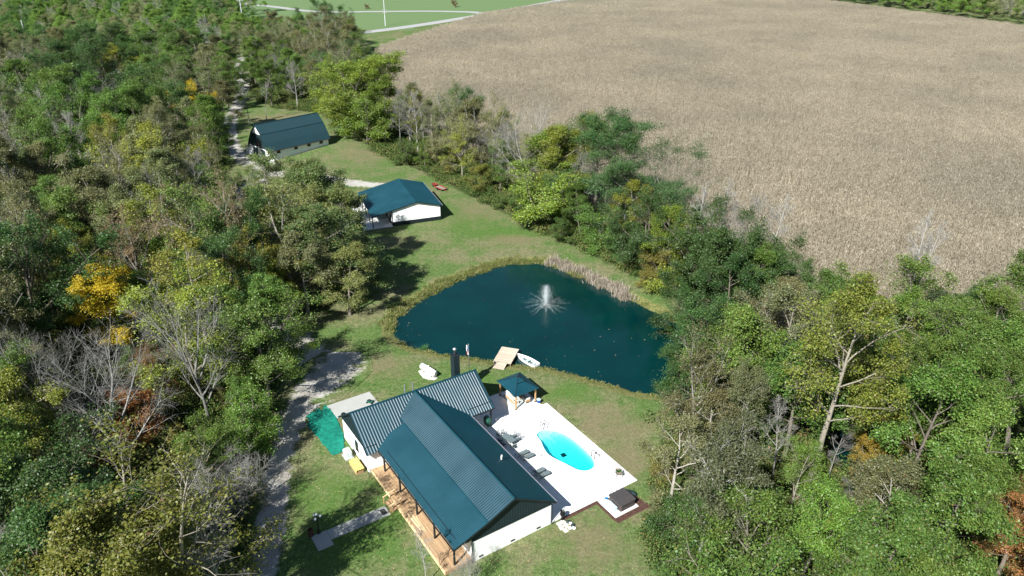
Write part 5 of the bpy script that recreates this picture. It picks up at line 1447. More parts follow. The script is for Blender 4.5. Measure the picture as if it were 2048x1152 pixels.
LOOK = {  # colour of the leaves, share of turned leaves, bark, shapes, words, name
    'D': ((0.058, 0.118, 0.030), 0.008, (0.13, 0.11, 0.09), ('broad', 'oval'), 'dark green', 'green_tree'),
    'M': ((0.108, 0.185, 0.034), 0.015, (0.16, 0.14, 0.115), ('oval', 'broad'), 'mid green', 'green_tree'),
    'B': ((0.138, 0.228, 0.036), 0.03, (0.20, 0.18, 0.15), ('broad', 'oval'), 'bright green', 'green_tree'),
    'Y': ((0.215, 0.240, 0.034), 0.04, (0.22, 0.20, 0.16), ('oval', 'broad', 'sparse'), 'yellow-green', 'yellow_green_tree'),
    'O': ((0.165, 0.180, 0.078), 0.07, (0.27, 0.25, 0.215), ('sparse', 'sparse', 'oval'), 'thin olive', 'olive_tree'),
    'F': ((0.068, 0.142, 0.042), 0.02, (0.20, 0.18, 0.15), ('airy',), 'feathery blue-green', 'feathery_tree'),
    'A': ((0.46, 0.34, 0.022), 0.0, (0.15, 0.13, 0.10), ('broad',), 'golden yellow', 'golden_tree'),
    'R': ((0.185, 0.130, 0.078), 0.30, (0.25, 0.23, 0.20), ('sparse',), 'reddish brown', 'russet_tree'),
    'N': ((0.34, 0.155, 0.050), 0.3, (0.18, 0.15, 0.12), ('bush', 'sparse'), 'orange', 'orange_tree'),
    'G': ((0, 0, 0), 0, (0.235, 0.230, 0.212), ('bare', 'fan', 'scrub'), 'bare grey', 'bare_tree'),
    'P': ((0, 0, 0), 0, (0.29, 0.28, 0.255), ('pole', 'bare'), 'bare pale', 'bare_tree'),
    'W': ((0, 0, 0), 0, (0.46, 0.44, 0.40), ('snag',), 'dead white', 'dead_tree'),
    'U': ((0.080, 0.145, 0.030), 0.05, (0.14, 0.12, 0.1), ('bush',), 'leafy green', 'bush'),
    'V': ((0.180, 0.190, 0.040), 0.15, (0.14, 0.12, 0.1), ('bush',), 'yellowish', 'bush'),
}
TREES = []        # (x, y) of everything planted
LABELLED, LOOSE_TREES = 0, []
def plant(x, y, look, H=None, shape=None, label=None, group=None, variant=None, wide=1.0, rz=None, leafcol=None, tilt=0.0):
    col, turned, bark, shapes, words, name = LOOK[look]
    shape = shape or shapes[RNG.integers(len(shapes))]
    vs = PROTO[shape]; k = RNG.integers(len(vs)) if variant is None else variant
    trunk, crown = vs[k]
    H0 = {'broad': (15, 14), 'oval': (18, 16, 17), 'airy': (16, 15), 'sparse': (19, 17, 16), 'bush': (6.5, 7.5), 'fan': (16, 15), 'bare': (16, 14), 'pole': (17,), 'snag': (9,), 'tall': (22, 24), 'scrub': (5.5,)}[shape][k]
    sc = (H / H0) if H else RNG.uniform(0.82, 1.12)
    leafless = col == (0, 0, 0) and not leafcol
    if name != 'bush' and shape == 'bush': name = 'small_' + name
    t = thing(name, label or '', 'bush' if name == 'bush' else 'tree', (x, y, float(relief(np.array([[x, y]]))[0]) - 0.05), RNG.uniform(0, 6.28) if rz is None else rz, group)
    e = RNG.uniform(0.86, 1.14); t.scale = (sc * wide * e, sc * wide / e, sc)
    if tilt: t.rotation_euler = (0, tilt, t.rotation_euler[2])
    a = link('trunk', trunk, t); j = RNG.uniform(0.8, 1.2)
    a.color = (bark[0] * j, bark[1] * j, bark[2] * j, 1)
    b = link('crown' if not leafless else 'twigs', crown, t)
    if leafless: b.color = a.color
    else:
        c = leafcol or col; j = RNG.uniform(0.80, 1.22); g = RNG.uniform(0.9, 1.12)
        b.color = (c[0] * j * g, c[1] * j, c[2] * j, 1 - turned * RNG.uniform(0.5, 1.5))
    TREES.append((x, y))
    if not label: LOOSE_TREES.append((t, words, 'bush' if name == 'bush' else 'tree', H0 * sc))
    return t
def crown_at(px, py, H, look, label=None, frac=0.62, **kw):
    x, y = gp(px, py, H * frac)
    return plant(x, y, look, H, label=label, **kw)

# ------------------------------------------------------------------ single trees that one can tell apart
crown_at(388, 205, 14, 'A', 'golden yellow tree among grey trees left of the barn', frac=0.7, shape='broad')
crown_at(192, 590, 15, 'A', 'dense golden yellow tree in the left wood, level with the pond', frac=0.7, shape='oval', wide=1.15)
crown_at(255, 585, 10, 'B', 'bright green tree touching the golden tree in the left wood', frac=0.7)
x, y = gp(258, 935); plant(x, y, 'G', 17, 'fan', 'large bare grey tree fanning leftwards over an orange tree', variant=0, rz=0.1, wide=1.1)
x, y = gp(418, 845); plant(x, y, 'G', 18, 'fan', 'tall bare grey tree between dark green trees left of the gravel drive', variant=1, wide=0.85)
x, y = gp(280, 890); plant(x, y, 'N', 7.5, 'bush', 'orange leaved small tree under the large bare tree', wide=1.25)
x, y = gp(325, 800); plant(x, y, 'N', 8, 'sparse', 'thin orange tree behind the large bare tree', leafcol=(0.30, 0.12, 0.045))
x, y = gp(190, 945); plant(x, y, 'N', 4.5, 'bush', 'small pale orange sapling below the large bare tree', leafcol=(0.34, 0.2, 0.08))
x, y = gp(530, 655); plant(x, y, 'Y', 15, 'sparse', 'yellow-green tree with open crown left of the olive tree', leafcol=(0.20, 0.20, 0.025), wide=1.15)
x, y = gp(545, 640); plant(x, y, 'Y', 13, 'oval', 'fuller yellow-green tree just in front of the pond-side olive tree', leafcol=(0.17, 0.18, 0.025))
for k, (px, py, H, lk, sh, lab) in enumerate(((650, 600, 17, 'O', 'oval', 'large olive tree whose shadow falls across the lawn by the pond'), (690, 560, 16, 'O', 'oval', 'dense olive tree nearest the garage porch'), (620, 520, 17, 'O', 'oval', 'large olive tree between the barn and the drive'),
                                          (580, 560, 15, 'O', 'broad', 'round olive tree in the middle of the drive island'), (650, 480, 15, 'O', 'oval', 'olive tree in front of the garage apron'), (700, 630, 11, 'M', 'oval', 'mid green tree at the left tip of the pond lawn'),
                                          (545, 470, 14, 'O', 'broad', 'small olive tree beside the drive below the barn'), (500, 440, 11, 'O', 'sparse', 'thin olive tree leaning over the drive bend'), (730, 590, 9, 'O', 'bush', 'low olive tree at the shaded lawn edge'))):
    x, y = gp(px, py); plant(x, y, lk, H * 1.1, sh, lab, wide=1.35, leafcol=(0.135, 0.190, 0.060) if k % 2 == 0 else (0.155, 0.190, 0.060))
x, y = gp(440, 665); plant(x, y, 'D', 14, 'broad', 'dark green tree behind the tall bare tree, left of the drive')
x, y = gp(470, 740); plant(x, y, 'D', 13, 'oval', 'dark green tree at the drive edge, level with the propane tank')
x, y = gp(540, 800); plant(x, y, 'M', 15, 'broad', 'green tree overhanging the gravel turnout')
x, y = gp(500, 800); plant(x, y, 'M', 13, 'oval', 'green tree beside the overhanging one at the turnout')
x, y = gp(430, 985); plant(x, y, 'B', 9, 'broad', 'bright green low tree left of the drive by the teal tarp')
x, y = gp(500, 915); plant(x, y, 'B', 8, 'bush', 'bright green shrub at the drive edge by the teal tarp')
x, y = gp(455, 1045); plant(x, y, 'G', 7.5, 'scrub', 'bare grey thicket shrub leaning towards the drive')
x, y = gp(495, 1010); plant(x, y, 'G', 6, 'scrub', 'bare grey shrub at the drive edge')
x, y = gp(425, 1080, 13); plant(x, y, 'P', 18, 'bare', 'pale bare tree at the bottom edge left of the drive')
x, y = gp(370, 1180); plant(x, y, 'P', 9, 'scrub', 'pale bare shrubby tree at the bottom edge')
x, y = gp(853, 1165); plant(x, y, 'P', 8.0, 'bare', 'small bare pale tree in front of the timber deck', wide=0.8, variant=1)
x, y = gp(935, 1180); plant(x, y, 'P', 4.5, 'scrub', 'leafless shrub at the near corner of the deck', wide=0.6)
x, y = gp(268, 1050, 17); plant(x, y, 'Y', 22, 'sparse', 'yellow-green tree at the bottom edge, lower left', wide=1.1, leafcol=(0.17, 0.17, 0.03))
x, y = gp(205, 1090, 15); plant(x, y, 'Y', 20, 'oval', 'fuller yellow-green tree behind the lower left one', leafcol=(0.15, 0.165, 0.03))
x, y = gp(330, 1110, 11); plant(x, y, 'Y', 14, 'sparse', 'small yellow-green tree left of the bare shrubs')
plant(-80.0, 189.0, 'M', 19, 'oval', 'tall green tree at the drive bend shading the barn front')
plant(-86.0, 197.0, 'O', 18, 'sparse', 'olive tree left of the drive facing the barn doors')
for px, py, H, lk, sh, lab in ((446, 318, 14, 'M', 'oval', 'green tree leaning over the drive opposite the barn'), (447, 262, 15, 'O', 'oval', 'olive tree beside the drive level with the barn ridge'), (456, 215, 15, 'M', 'broad', 'green tree beside the drive behind the barn'), (466, 172, 16, 'M', 'oval', 'green tree overhanging the drive far behind the barn'),
        (502, 150, 15, 'O', 'sparse', 'thin olive tree right of the far drive'), (500, 182, 13, 'M', 'oval', 'green tree right of the drive near the slender trunks'), (430, 400, 13, 'O', 'sparse', 'olive tree left of the drive below the barn'), (436, 455, 12, 'M', 'broad', 'green tree left of the drive, level with the garage'),
        (455, 520, 12, 'B', 'oval', 'bright green tree left of the drive beside the yellow-green trees'), (480, 588, 13, 'D', 'oval', 'dark green tree left of the drive in front of the yellow-green trees'), (530, 690, 12, 'M', 'oval', 'green tree at the shaded drive bend'), (575, 640, 12, 'Y', 'oval', 'yellow-green tree at the shaded drive bend'), (615, 625, 15, 'O', 'oval', 'olive tree shading the drive bend by the pond')):
    x, y = gp(px, py); plant(x, y, lk, H, sh, lab, wide=1.15)
for px, py, H, lk, lab in ((1850, 860, 18, 'M', 'tall slim green tree right of the golden sapling'), (1930, 930, 17, 'M', 'tall slim green tree near the right edge'), (1745, 830, 18, 'B', 'tall slim bright green tree behind the golden sapling'), (1480, 960, 16, 'O', 'tall slim olive tree between the hot tub and the thick trunk'), (1960, 800, 17, 'B', 'tall bright green tree near the right edge by the corn'), (1560, 1090, 13, 'B', 'bright green slim tree below the thick grey trunk')):
    x, y = gp(px, py); plant(x, y, lk, H, 'tall', lab)
# right side
x, y = gp(1606, 1012); plant(x, y, 'Y', 27, 'tall', 'very tall yellow-crowned tree with thick grey trunk in the right wood', leafcol=(0.185, 0.225, 0.036), variant=1)
x, y = gp(1630, 900); plant(x, y, 'Y', 18, 'oval', 'yellow-green tree just behind the tallest tree', leafcol=(0.15, 0.20, 0.036))
x, y = gp(1388, 1200); plant(x, y, 'P', 21.5, 'tall', 'tall olive tree with a white trunk beside the hot tub lawn', variant=0, leafcol=(0.125, 0.135, 0.065))
x, y = gp(1400, 980); plant(x, y, 'O', 14, 'sparse', 'thin olive tree behind the hot tub', leafcol=(0.12, 0.125, 0.05))
x, y = gp(1368, 1100); plant(x, y, 'D', 7, 'bush', 'dark green bushy tree at the lawn edge near the hot tub', wide=1.2)
x, y = gp(1450, 1075); plant(x, y, 'D', 9, 'broad', 'dark green tree beside the white trunk')
x, y = gp(1400, 800); plant(x, y, 'D', 14, 'broad', 'dark green tree overhanging the right end of the pond')
x, y = gp(1362, 806); plant(x, y, 'D', 9, 'broad', 'dark green low tree over the near right pond bank', wide=1.2)
x, y = gp(1370, 690); plant(x, y, 'D', 12, 'broad', 'dark green tree on the right pond bank')
x, y = gp(1440, 720); plant(x, y, 'D', 17, 'oval', 'tall dark green tree behind the right pond bank')
x, y = gp(1420, 640); plant(x, y, 'D', 13, 'broad', 'dark green tree where the tree line meets the right wood')
x, y = gp(1480, 660); plant(x, y, 'D', 15, 'oval', 'dark green tree against the corn at the right wood')
x, y = gp(1545, 690); plant(x, y, 'D', 15, 'oval', 'dark green oval tree left of the tall yellow tree')
x, y = gp(1510, 810); plant(x, y, 'R', 14, 'sparse', 'reddish half-bare tree in the right wood by the pond')
x, y = gp(1555, 720); plant(x, y, 'O', 15, 'oval', 'olive topped tree against the corn field edge')
x, y = gp(1770, 740); plant(x, y, 'B', 16, 'broad', 'bright green tree right of the tall yellow tree', leafcol=(0.10, 0.17, 0.03))
x, y = gp(1850, 745); plant(x, y, 'O', 14, 'oval', 'dusky olive tree against the corn, right side', leafcol=(0.06, 0.085, 0.035))
x, y = gp(1720, 1000); plant(x, y, 'Y', 9, 'sparse', 'small golden-yellow sapling in the right wood clearing', leafcol=(0.34, 0.25, 0.03))
x, y = gp(1745, 960); plant(x, y, 'Y', 11, 'sparse', 'thin yellow tree at the back of the clearing', leafcol=(0.24, 0.21, 0.03))
x, y = gp(1990, 1160); plant(x, y, 'N', 11, 'sparse', 'orange tinted tree at the lower right corner', wide=1.2, leafcol=(0.36, 0.17, 0.055))
x, y = gp(2050, 1110); plant(x, y, 'N', 8, 'bush', 'orange bush tree at the right edge', leafcol=(0.3, 0.16, 0.05))
for k, (px, py, H, lab) in enumerate(((1795, 700, 22, 'pale bare pole tree against the corn, left of a pair'), (1806, 702, 23, 'pale bare pole tree against the corn, right of a pair'), (1398, 590, 23, 'pale bare trunk beside the tree line at the corn'), (1385, 592, 21, 'second pale bare trunk at the end of the tree line'),
                                      (1468, 610, 21, 'pale fine-twigged bare tree against the corn'), (1455, 600, 18, 'short pale bare tree against the corn'), (1515, 615, 21, 'slender pale bare tree right of the fine-twigged one'))):
    x, y = gp(px, py); plant(x, y, 'P', H, 'pole' if k not in (4, 5) else 'bare', lab, tilt=(0.05 if k % 2 else -0.03))
for px, py, H, lab in ((1318, 475, 8, 'dead white forked trunk in the tree line above the reeds'), (1250, 455, 9, 'dead white trunk left of the forked one in the tree line')):
    x, y = gp(px, py); plant(x, y, 'W', H, 'snag', lab)
for px, py, H, lab in ((1545, 960, 12, 'grey bare trunk left of the thick grey trunk in the wood'), (1690, 1060, 8, 'small bare tree in the brown clearing'), (1655, 960, 9, 'bare sapling at the back of the brown clearing')):
    x, y = gp(px, py); plant(x, y, 'G', H, 'bare', lab)
# the tree line between the lawn and the corn
for px, py, H, lk, sh, lab in (
        (700, 268, 14, 'B', 'broad', 'bright green tree hanging over the barn end'), (742, 262, 15, 'B', 'broad', 'large bright green tree right of the barn'), (775, 285, 13, 'B', 'oval', 'bright green tree right of the large one by the barn'), (735, 290, 9, 'B', 'bush', 'bright green low tree at the lawn by the barn'),
        (800, 300, 13, 'G', 'bare', 'grey bare tree right of the bright green barn trees'), (838, 312, 13, 'G', 'bare', 'second grey bare tree in the tree line from the barn'), (866, 318, 12, 'O', 'sparse', 'thin olive tree behind the garage'), (815, 330, 6, 'U', 'bush', 'dark green bush at the lawn behind the garage'),
        (905, 330, 14, 'O', 'sparse', 'tall thin olive tree behind the red cart'), (945, 300, 13, 'F', 'airy', 'feathery tree against the corn behind the red cart'), (925, 360, 10, 'Y', 'sparse', 'yellowish thin tree right of the red cart'), (885, 338, 8, 'O', 'bush', 'olive bushy tree at the red cart'),
        (985, 350, 13, 'O', 'sparse', 'olive half-bare tree midway along the tree line'), (1015, 372, 12, 'G', 'bare', 'bare grey tree midway along the tree line'), (960, 388, 7, 'V', 'bush', 'yellowish bush at the lawn corner of the tree line'), (1045, 395, 14, 'G', 'fan', 'bare spreading tree left of the yellow-green pair'),
        (1040, 425, 6, 'U', 'bush', 'green bush at the lawn edge below the bare spreading tree'), (1085, 425, 15, 'B', 'oval', 'yellowish bright green tall tree above the pond'), (1115, 430, 17, 'Y', 'oval', 'tall yellow-green tree above the pond reeds'), (1075, 455, 9, 'B', 'bush', 'bright green low tree at the lawn above the pond'),
        (1185, 440, 18, 'F', 'airy', 'tall feathery tree above the pond, left of three'), (1235, 445, 18, 'F', 'airy', 'tall feathery tree above the pond, middle of three'), (1330, 490, 16, 'F', 'airy', 'feathery tree above the pond, right of three'), (1160, 470, 9, 'M', 'oval', 'mid green low tree at the lawn edge above the fountain'),
        (1200, 495, 8, 'M', 'bush', 'green bushy tree above the pond reeds, lawn edge'), (1265, 500, 11, 'Y', 'oval', 'yellow-green tree left of the white forked trunk'), (1285, 545, 11, 'D', 'broad', 'round dark green tree overlooking the reeds'), (1345, 560, 11, 'B', 'oval', 'bright green tree right of the round dark one'),
        (1240, 525, 7, 'D', 'bush', 'dark bush at the lawn left of the round dark tree'), (1310, 565, 6, 'V', 'bush', 'yellowish bush at the lawn right of the round dark tree'), (1375, 590, 9, 'Y', 'bush', 'yellowish low tree at the right end of the tree line'), (1150, 440, 13, 'G', 'bare', 'bare grey trunked tree between the feathery trees'),
        (1212, 428, 16, 'F', 'airy', 'feathery tree at the back of the line, behind the left two'), (1290, 470, 15, 'F', 'airy', 'feathery tree at the back of the line by the white trunks'), (1150, 415, 15, 'Y', 'airy', 'yellowish feathery tree against the corn'),
        (722, 245, 14, 'B', 'oval', 'bright green tree at the back of the barn trees'), (760, 250, 12, 'O', 'sparse', 'olive tree between the bright barn trees and the corn'), (820, 290, 13, 'O', 'sparse', 'olive half-bare tree above the garage roof'), (850, 300, 12, 'Y', 'sparse', 'yellowish thin tree above the garage roof'),
        (880, 305, 12, 'G', 'bare', 'grey bare tree above the garage, against the corn'), (930, 322, 12, 'O', 'sparse', 'olive thin tree behind the yellowish one by the cart'), (965, 335, 13, 'O', 'oval', 'fuller olive tree midway along the line'), (1000, 385, 9, 'M', 'oval', 'mid green tree midway, at the lawn'), (850, 338, 8, 'M', 'oval', 'mid green low tree behind the garage, at the lawn'),
        (1020, 350, 12, 'Y', 'sparse', 'yellowish sparse tree midway, against the corn'), (1060, 400, 12, 'O', 'sparse', 'olive sparse tree left of the yellow-green pair'),
        (1120, 485, 5, 'U', 'bush', 'low green bush at the mown path above the pond')):
    x, y = gp(px, py); plant(x, y, lk, H * (1.38 if H > 8 and px < 1060 else (1.25 if H > 8 else 1.0)), sh, lab, group='tree line between lawn and corn', wide=1.3 if lk in 'FB' else 1.12, leafcol=(0.155, 0.225, 0.030) if lk == 'B' else None)
# beyond the barn, by the road
for px, py, H, lk, sh, lab in ((708, 108, 15, 'M', 'oval', 'green tree casting a shadow on the corn corner'), (640, 92, 20, 'D', 'broad', 'very large dark tree beyond the road'), (600, 100, 14, 'O', 'sparse', 'olive tree left of the huge dark tree by the road'), (690, 70, 13, 'F', 'airy', 'feathery tree by the road, right of the huge dark tree'),
                             (735, 18, 3.2, 'R', 'bush', 'small round brown bush on the far lawn')):
    x, y = gp(px, py); plant(x, y, lk, H, sh, lab, wide=1.25)
x, y = gp(910, 14); plant(x, y, 'R', 5, 'bush', 'lone russet bush at the far road junction')
x, y = gp(499, 248); plant(x, y, 'G', 15, 'pole', 'slender grey trunk standing left behind the barn', variant=0)
x, y = gp(533, 240); plant(x, y, 'P', 13, 'pole', 'slender pale trunk standing right behind the barn', variant=0)

# ------------------------------------------------------------------ the woods
GRID_L = ['OOOOOODD', 'ODDMOMOO', 'MDMOOOOO', 'OMYOGMBB', 'DMOORBOO', 'OMRMDYOO', 'DMBGDDOO', 'OGRGMMOO', 'MOROBMOO', 'DMMBMMOO', 'DDYYGGOO', 'DDYMGGOO']
GRID_R = ['DDOOOOOO', 'DDDYMOMM', 'DDOMYMMM', 'OOOMMMMM', 'OGGGYMMM', 'DDGGOMMM', 'DMBBMMMN']
def project(x, y, z):
    v = np.array([x, y, z - CAM_H]); c = v @ _f
    return 1024 + FOCAL * (v @ _x) / c, 576 + FOCAL * (v @ _d) / c
def scatter(poly, rmin, gap=0.0, tries=9000, y0=-1e9, y1=1e9, keep=None, avoid=()):
    p = np.array(poly); lo, hi = p.min(0), p.max(0)
    Q = np.column_stack([RNG.uniform(lo[0], hi[0], tries), RNG.uniform(max(lo[1], y0), min(hi[1], y1), tries)])
    Q = Q[sdist(Q, poly) > gap]
    for a in avoid: Q = Q[sdist(Q, a) < -2.0]
    out = []
    pts = np.array(TREES) if TREES else np.zeros((0, 2))
    for q in Q:
        px, py = project(q[0], q[1], 9)
        if px < -70 or px > 2120 or py > 1300: continue
        if keep and not keep(q): continue
        if any(a < project(q[0], q[1], 10)[0] < b and project(q[0], q[1], 14)[1] < c and q[1] < d for a, b, c, d in ((445, 528, 80, 434), (22, 86, 104, 390))): continue
        if len(pts) and np.min(np.hypot(*(pts - q).T)) < rmin * 0.72: continue
        if out and np.min(np.hypot(*(np.array(out) - q).T)) < rmin: continue
        out.append(tuple(q))
    return out
CLEAR = gp(1655, 1030)
SIGHT = [(192, 600, 85, gp(192, 640)[1]), (388, 210, 62, gp(388, 270)[1]), (175, 740, 120, gp(258, 935)[1]), (280, 700, 90, gp(258, 935)[1]), (270, 820, 75, gp(280, 890)[1]), (390, 640, 75, gp(418, 845)[1]), (410, 760, 60, gp(418, 845)[1]),
         (1600, 900, 45, gp(1606, 1012)[1]), (1680, 640, 70, gp(1606, 1012)[1]), (1390, 850, 80, gp(1388, 1200)[1]), (1720, 900, 40, gp(1720, 1000)[1]), (1330, 760, 60, 200)]
def right_keep(q): return hypot(q[0] - CLEAR[0], q[1] - CLEAR[1]) > 6.0 and sdist(np.array([q]), CREEK)[0] < -1.0
for pts, grid, x0, yy0 in ((scatter(WOOD_L, 5.4, 1.0, y1=120), GRID_L, 0, 0), (scatter(WOOD_L, 7.8, 1.0, y0=120, y1=215), GRID_L, 0, 0), (scatter(WOOD_L, 11.5, 1.5, y0=215, y1=330), GRID_L, 0, 0),
                           (scatter(WOOD_MID, 8.0, 0.5), ['OOOOOOOO', 'OMODGMOF', 'GFMOOFMO'] + ['MOFGOMOF'] * 9, 0, 0), (scatter(WOOD_R, 5.6, 1.0, keep=right_keep), GRID_R, 1300, 480)):
    for x, y in pts:
        px, py = project(x, y, 10)
        i = int(np.clip((px - x0) / 100 + RNG.normal(0, 0.3), 0, 7)); j = int(np.clip((py - yy0) / 96 + RNG.normal(0, 0.3), 0, len(grid) - 1))
        lk = grid[j][i]
        if any(y < d + 1.5 and min(hypot(project(x, y, z)[0] - a, project(x, y, z)[1] - b) for z in (2, 6, 10, 14)) < r for a, b, r, d in SIGHT):
            plant(x, y, RNG.choice(list('UUV')), RNG.uniform(2.5, 4.0)); continue
        if RNG.random() < 0.22: lk = RNG.choice(list('MOYGGP' if grid is not GRID_R else 'MOBDM'))
        if grid is GRID_R and lk == 'G' and y < 62: lk = 'B'
        if grid is GRID_R and lk in 'DMB' and RNG.random() < 0.6: forced = 'oval'
        else: forced = None
        shape = 'bush' if (lk in 'DMBY' and RNG.random() < 0.16) else None
        plant(x, y, lk, (RNG.uniform(15, 19) if y < 60 and px < 330 else (RNG.uniform(7, 10) if px > 60 else None)) if (grid is GRID_L and y < 84 and shape is None and lk not in 'G') else (RNG.uniform(16, 21) if (grid is GRID_L and shape is None and lk not in 'G') else None), shape or forced, wide=1.2 if y > 200 else 1.05)
# understory along the edges of the woods and the drive
for poly, n, ya, yb in ((WOOD_L, 3.6, 45, 130), (WOOD_R, 3.8, 45, 110), (LINE, 5.2, 100, 400)):
    for x, y in scatter(poly, n, 0.2, 2600, ya, yb, keep=right_keep if poly is WOOD_R else None):
        if abs(float(sdist(np.array([[x, y]]), poly)[0])) < 6:
            plant(x, y, RNG.choice(list('UUVU')) if RNG.random() > 0.22 else 'G', RNG.uniform(2.2, 4.6), None if RNG.random() > 2 else ('bush' if True else None)) if False else plant(x, y, RNG.choice(list('UUVU')), RNG.uniform(2.0, 4.4))

# labels for the trees of the woods: look, nearest landmark, rank by distance from it
LAND = {'the white barn': gp(580, 290), 'the garage': gp(800, 420), 'the teal tarp': gp(650, 865), 'the large bare tree': gp(258, 935), 'the left golden tree': gp(192, 640), 'the golden tree near the barn': gp(388, 250),
        'the propane tank': gp(857, 745), 'the grey shed roof': gp(222, 150), 'the lone left utility pole': gp(59, 101), 'the pole beyond the barn': gp(491, 76), 'the hot tub': gp(1245, 1010), 'the tallest yellow tree': gp(1606, 1012), 'the two pale pole trees': gp(1800, 700),
        'the lower right orange tree': gp(1990, 1160), 'the pond reeds': gp(1200, 560), 'the fountain': gp(1092, 612), 'the lower left yellow-green pair': gp(255, 1155), 'the corn field corner': gp(725, 130), 'the bare drive-side thicket': gp(455, 1045)}
ORD = 'nearest second third fourth fifth sixth seventh eighth ninth tenth eleventh twelfth thirteenth fourteenth fifteenth sixteenth seventeenth eighteenth nineteenth twentieth'.split()
buckets = {}
for t, words, what, H in LOOSE_TREES:
    p = (t.location.x, t.location.y)
    nm = min(LAND, key=lambda k: hypot(LAND[k][0] - p[0], LAND[k][1] - p[1])); l = LAND[nm]
    a = math.degrees(atan2(p[1] - l[1], p[0] - l[0]))
    rel = 'right of' if -45 <= a < 45 else ('behind' if 45 <= a < 135 else ('in front of' if -135 <= a < -45 else 'left of'))
    buckets.setdefault((words, what, nm, rel), []).append((hypot(p[0] - l[0], p[1] - l[1]), t))
for (words, what, nm, rel), lst in buckets.items():
    lst.sort(key=lambda q: q[0])
    for k, (d, t) in enumerate(lst):
        if len(lst) == 1: t['label'] = f'{words} {what} {rel} {nm}'
        else: t['label'] = f'{words} {what} {rel} {nm}, ' + (f'the nearest of {len(lst)}' if k == 0 else f'{ORD[min(k, 19)]} nearest of {len(lst)}')
        t['group'] = 'bushes at the wood edges' if what == 'bush' else ('trees of the right wood' if t.location.x > 10 else 'trees of the left wood')

# ------------------------------------------------------------------ instanced masses: corn, undergrowth, far wood
def instances(name, pts, rz, scl, idx, protos, label=None, cat=None):
    """one object of kind stuff: protos set out on points"""
    coll = bpy.data.collections.new(name + '_pieces')
    for k, me in enumerate(protos):
        coll.objects.link(bpy.data.objects.new(f'{name}_piece_{k:02d}', me))
    me = bpy.data.meshes.new(name)
    me.vertices.add(len(pts)); me.vertices.foreach_set('co', np.asarray(pts, np.float32).ravel())
    for nm, ty, val in (('rz', 'FLOAT', rz), ('pick', 'INT', idx)):
        a = me.attributes.new(nm, ty, 'POINT'); a.data.foreach_set('value', np.asarray(val, np.float32 if ty == 'FLOAT' else np.int32))
    a = me.attributes.new('size', 'FLOAT_VECTOR', 'POINT'); a.data.foreach_set('vector', np.asarray(scl, np.float32).ravel())
    o = link(name, me)
    ng = bpy.data.node_groups.new(name, 'GeometryNodeTree')
    ng.interface.new_socket('Geometry', in_out='INPUT', socket_type='NodeSocketGeometry')
    ng.interface.new_socket('Geometry', in_out='OUTPUT', socket_type='NodeSocketGeometry')
    gi, go = ng.nodes.new('NodeGroupInput'), ng.nodes.new('NodeGroupOutput')
    ci = ng.nodes.new('GeometryNodeCollectionInfo'); ci.inputs['Collection'].default_value = coll
    ci.inputs['Separate Children'].default_value = True; ci.inputs['Reset Children'].default_value = True
    iop = ng.nodes.new('GeometryNodeInstanceOnPoints'); iop.inputs['Pick Instance'].default_value = True
    def na(nm, ty):
        n = ng.nodes.new('GeometryNodeInputNamedAttribute'); n.data_type = ty; n.inputs['Name'].default_value = nm
        return n.outputs['Attribute']
    cx = ng.nodes.new('ShaderNodeCombineXYZ')
    ng.links.new(na('rz', 'FLOAT'), cx.inputs['Z'])
    ng.links.new(gi.outputs[0], iop.inputs['Points']); ng.links.new(ci.outputs[0], iop.inputs['Instance'])
    ng.links.new(na('pick', 'INT'), iop.inputs['Instance Index']); ng.links.new(cx.outputs[0], iop.inputs['Rotation']); ng.links.new(na('size', 'FLOAT_VECTOR'), iop.inputs['Scale'])
    ng.links.new(iop.outputs[0], go.inputs[0])
    md = o.modifiers.new('scatter', 'NODES'); md.node_group = ng
    return tag(o, label, cat, kind='stuff')
M_CORN = corn_material()
def corn_patch(seed, size=3.0, dens=5.6):
    rng = np.random.default_rng(seed)
    n = int(size * size * dens)
    base = np.column_stack([rng.uniform(-size / 2, size / 2, (n, 2)), np.zeros(n)])
    h = rng.uniform(1.75, 2.45, n)
    tilt = rng.normal(0, 0.07, (n, 2)); tilt = np.column_stack([tilt, np.ones(n)])
    P = base[:, None] + tilt[:, None] * (h[:, None, None] * np.linspace(0, 1, 3)[None, :, None])
    V, F = tubes(P, np.tile([[0.02, 0.016, 0.008]], (n, 1)), 3)
    parts = [(V, F)]; rnd = [np.repeat(rng.uniform(0.4, 1, n), 6)]
    m = 6
    for k in range(m):
        f = rng.uniform(0.3, 0.97, n)
        st = base + tilt * (h * f)[:, None]
        az = rng.uniform(0, 2 * pi, n); d = np.column_stack([np.cos(az), np.sin(az), np.zeros(n)])
        L = rng.uniform(0.35, 0.75, n)[:, None]; w = np.column_stack([-np.sin(az), np.cos(az), np.zeros(n)]) * rng.uniform(0.018, 0.036, n)[:, None]
        p1 = st + d * L * 0.4 + np.array([0, 0, 1]) * L * rng.uniform(0.15, 0.4, n)[:, None]
        p2 = st + d * L * 0.8 + np.array([0, 0, 1]) * L * rng.uniform(-0.5, 0.2, n)[:, None]
        V = np.stack([st - w * 0.5, st + w * 0.5, p1 + w, p1 - w, p2 + w * 0.4, p2 - w * 0.4], 1).reshape(-1, 3)
        b = np.arange(n)[:, None] * 6
        parts.append((V, np.concatenate([b + np.array([0, 1, 2, 3]), b + np.array([3, 2, 4, 5])]))); q = rng.random(n); rnd.append(np.concatenate([q, q]))
    V, F = merge(parts)
    return fast_mesh('corn', V, F, M_CORN, False, np.concatenate(rnd))
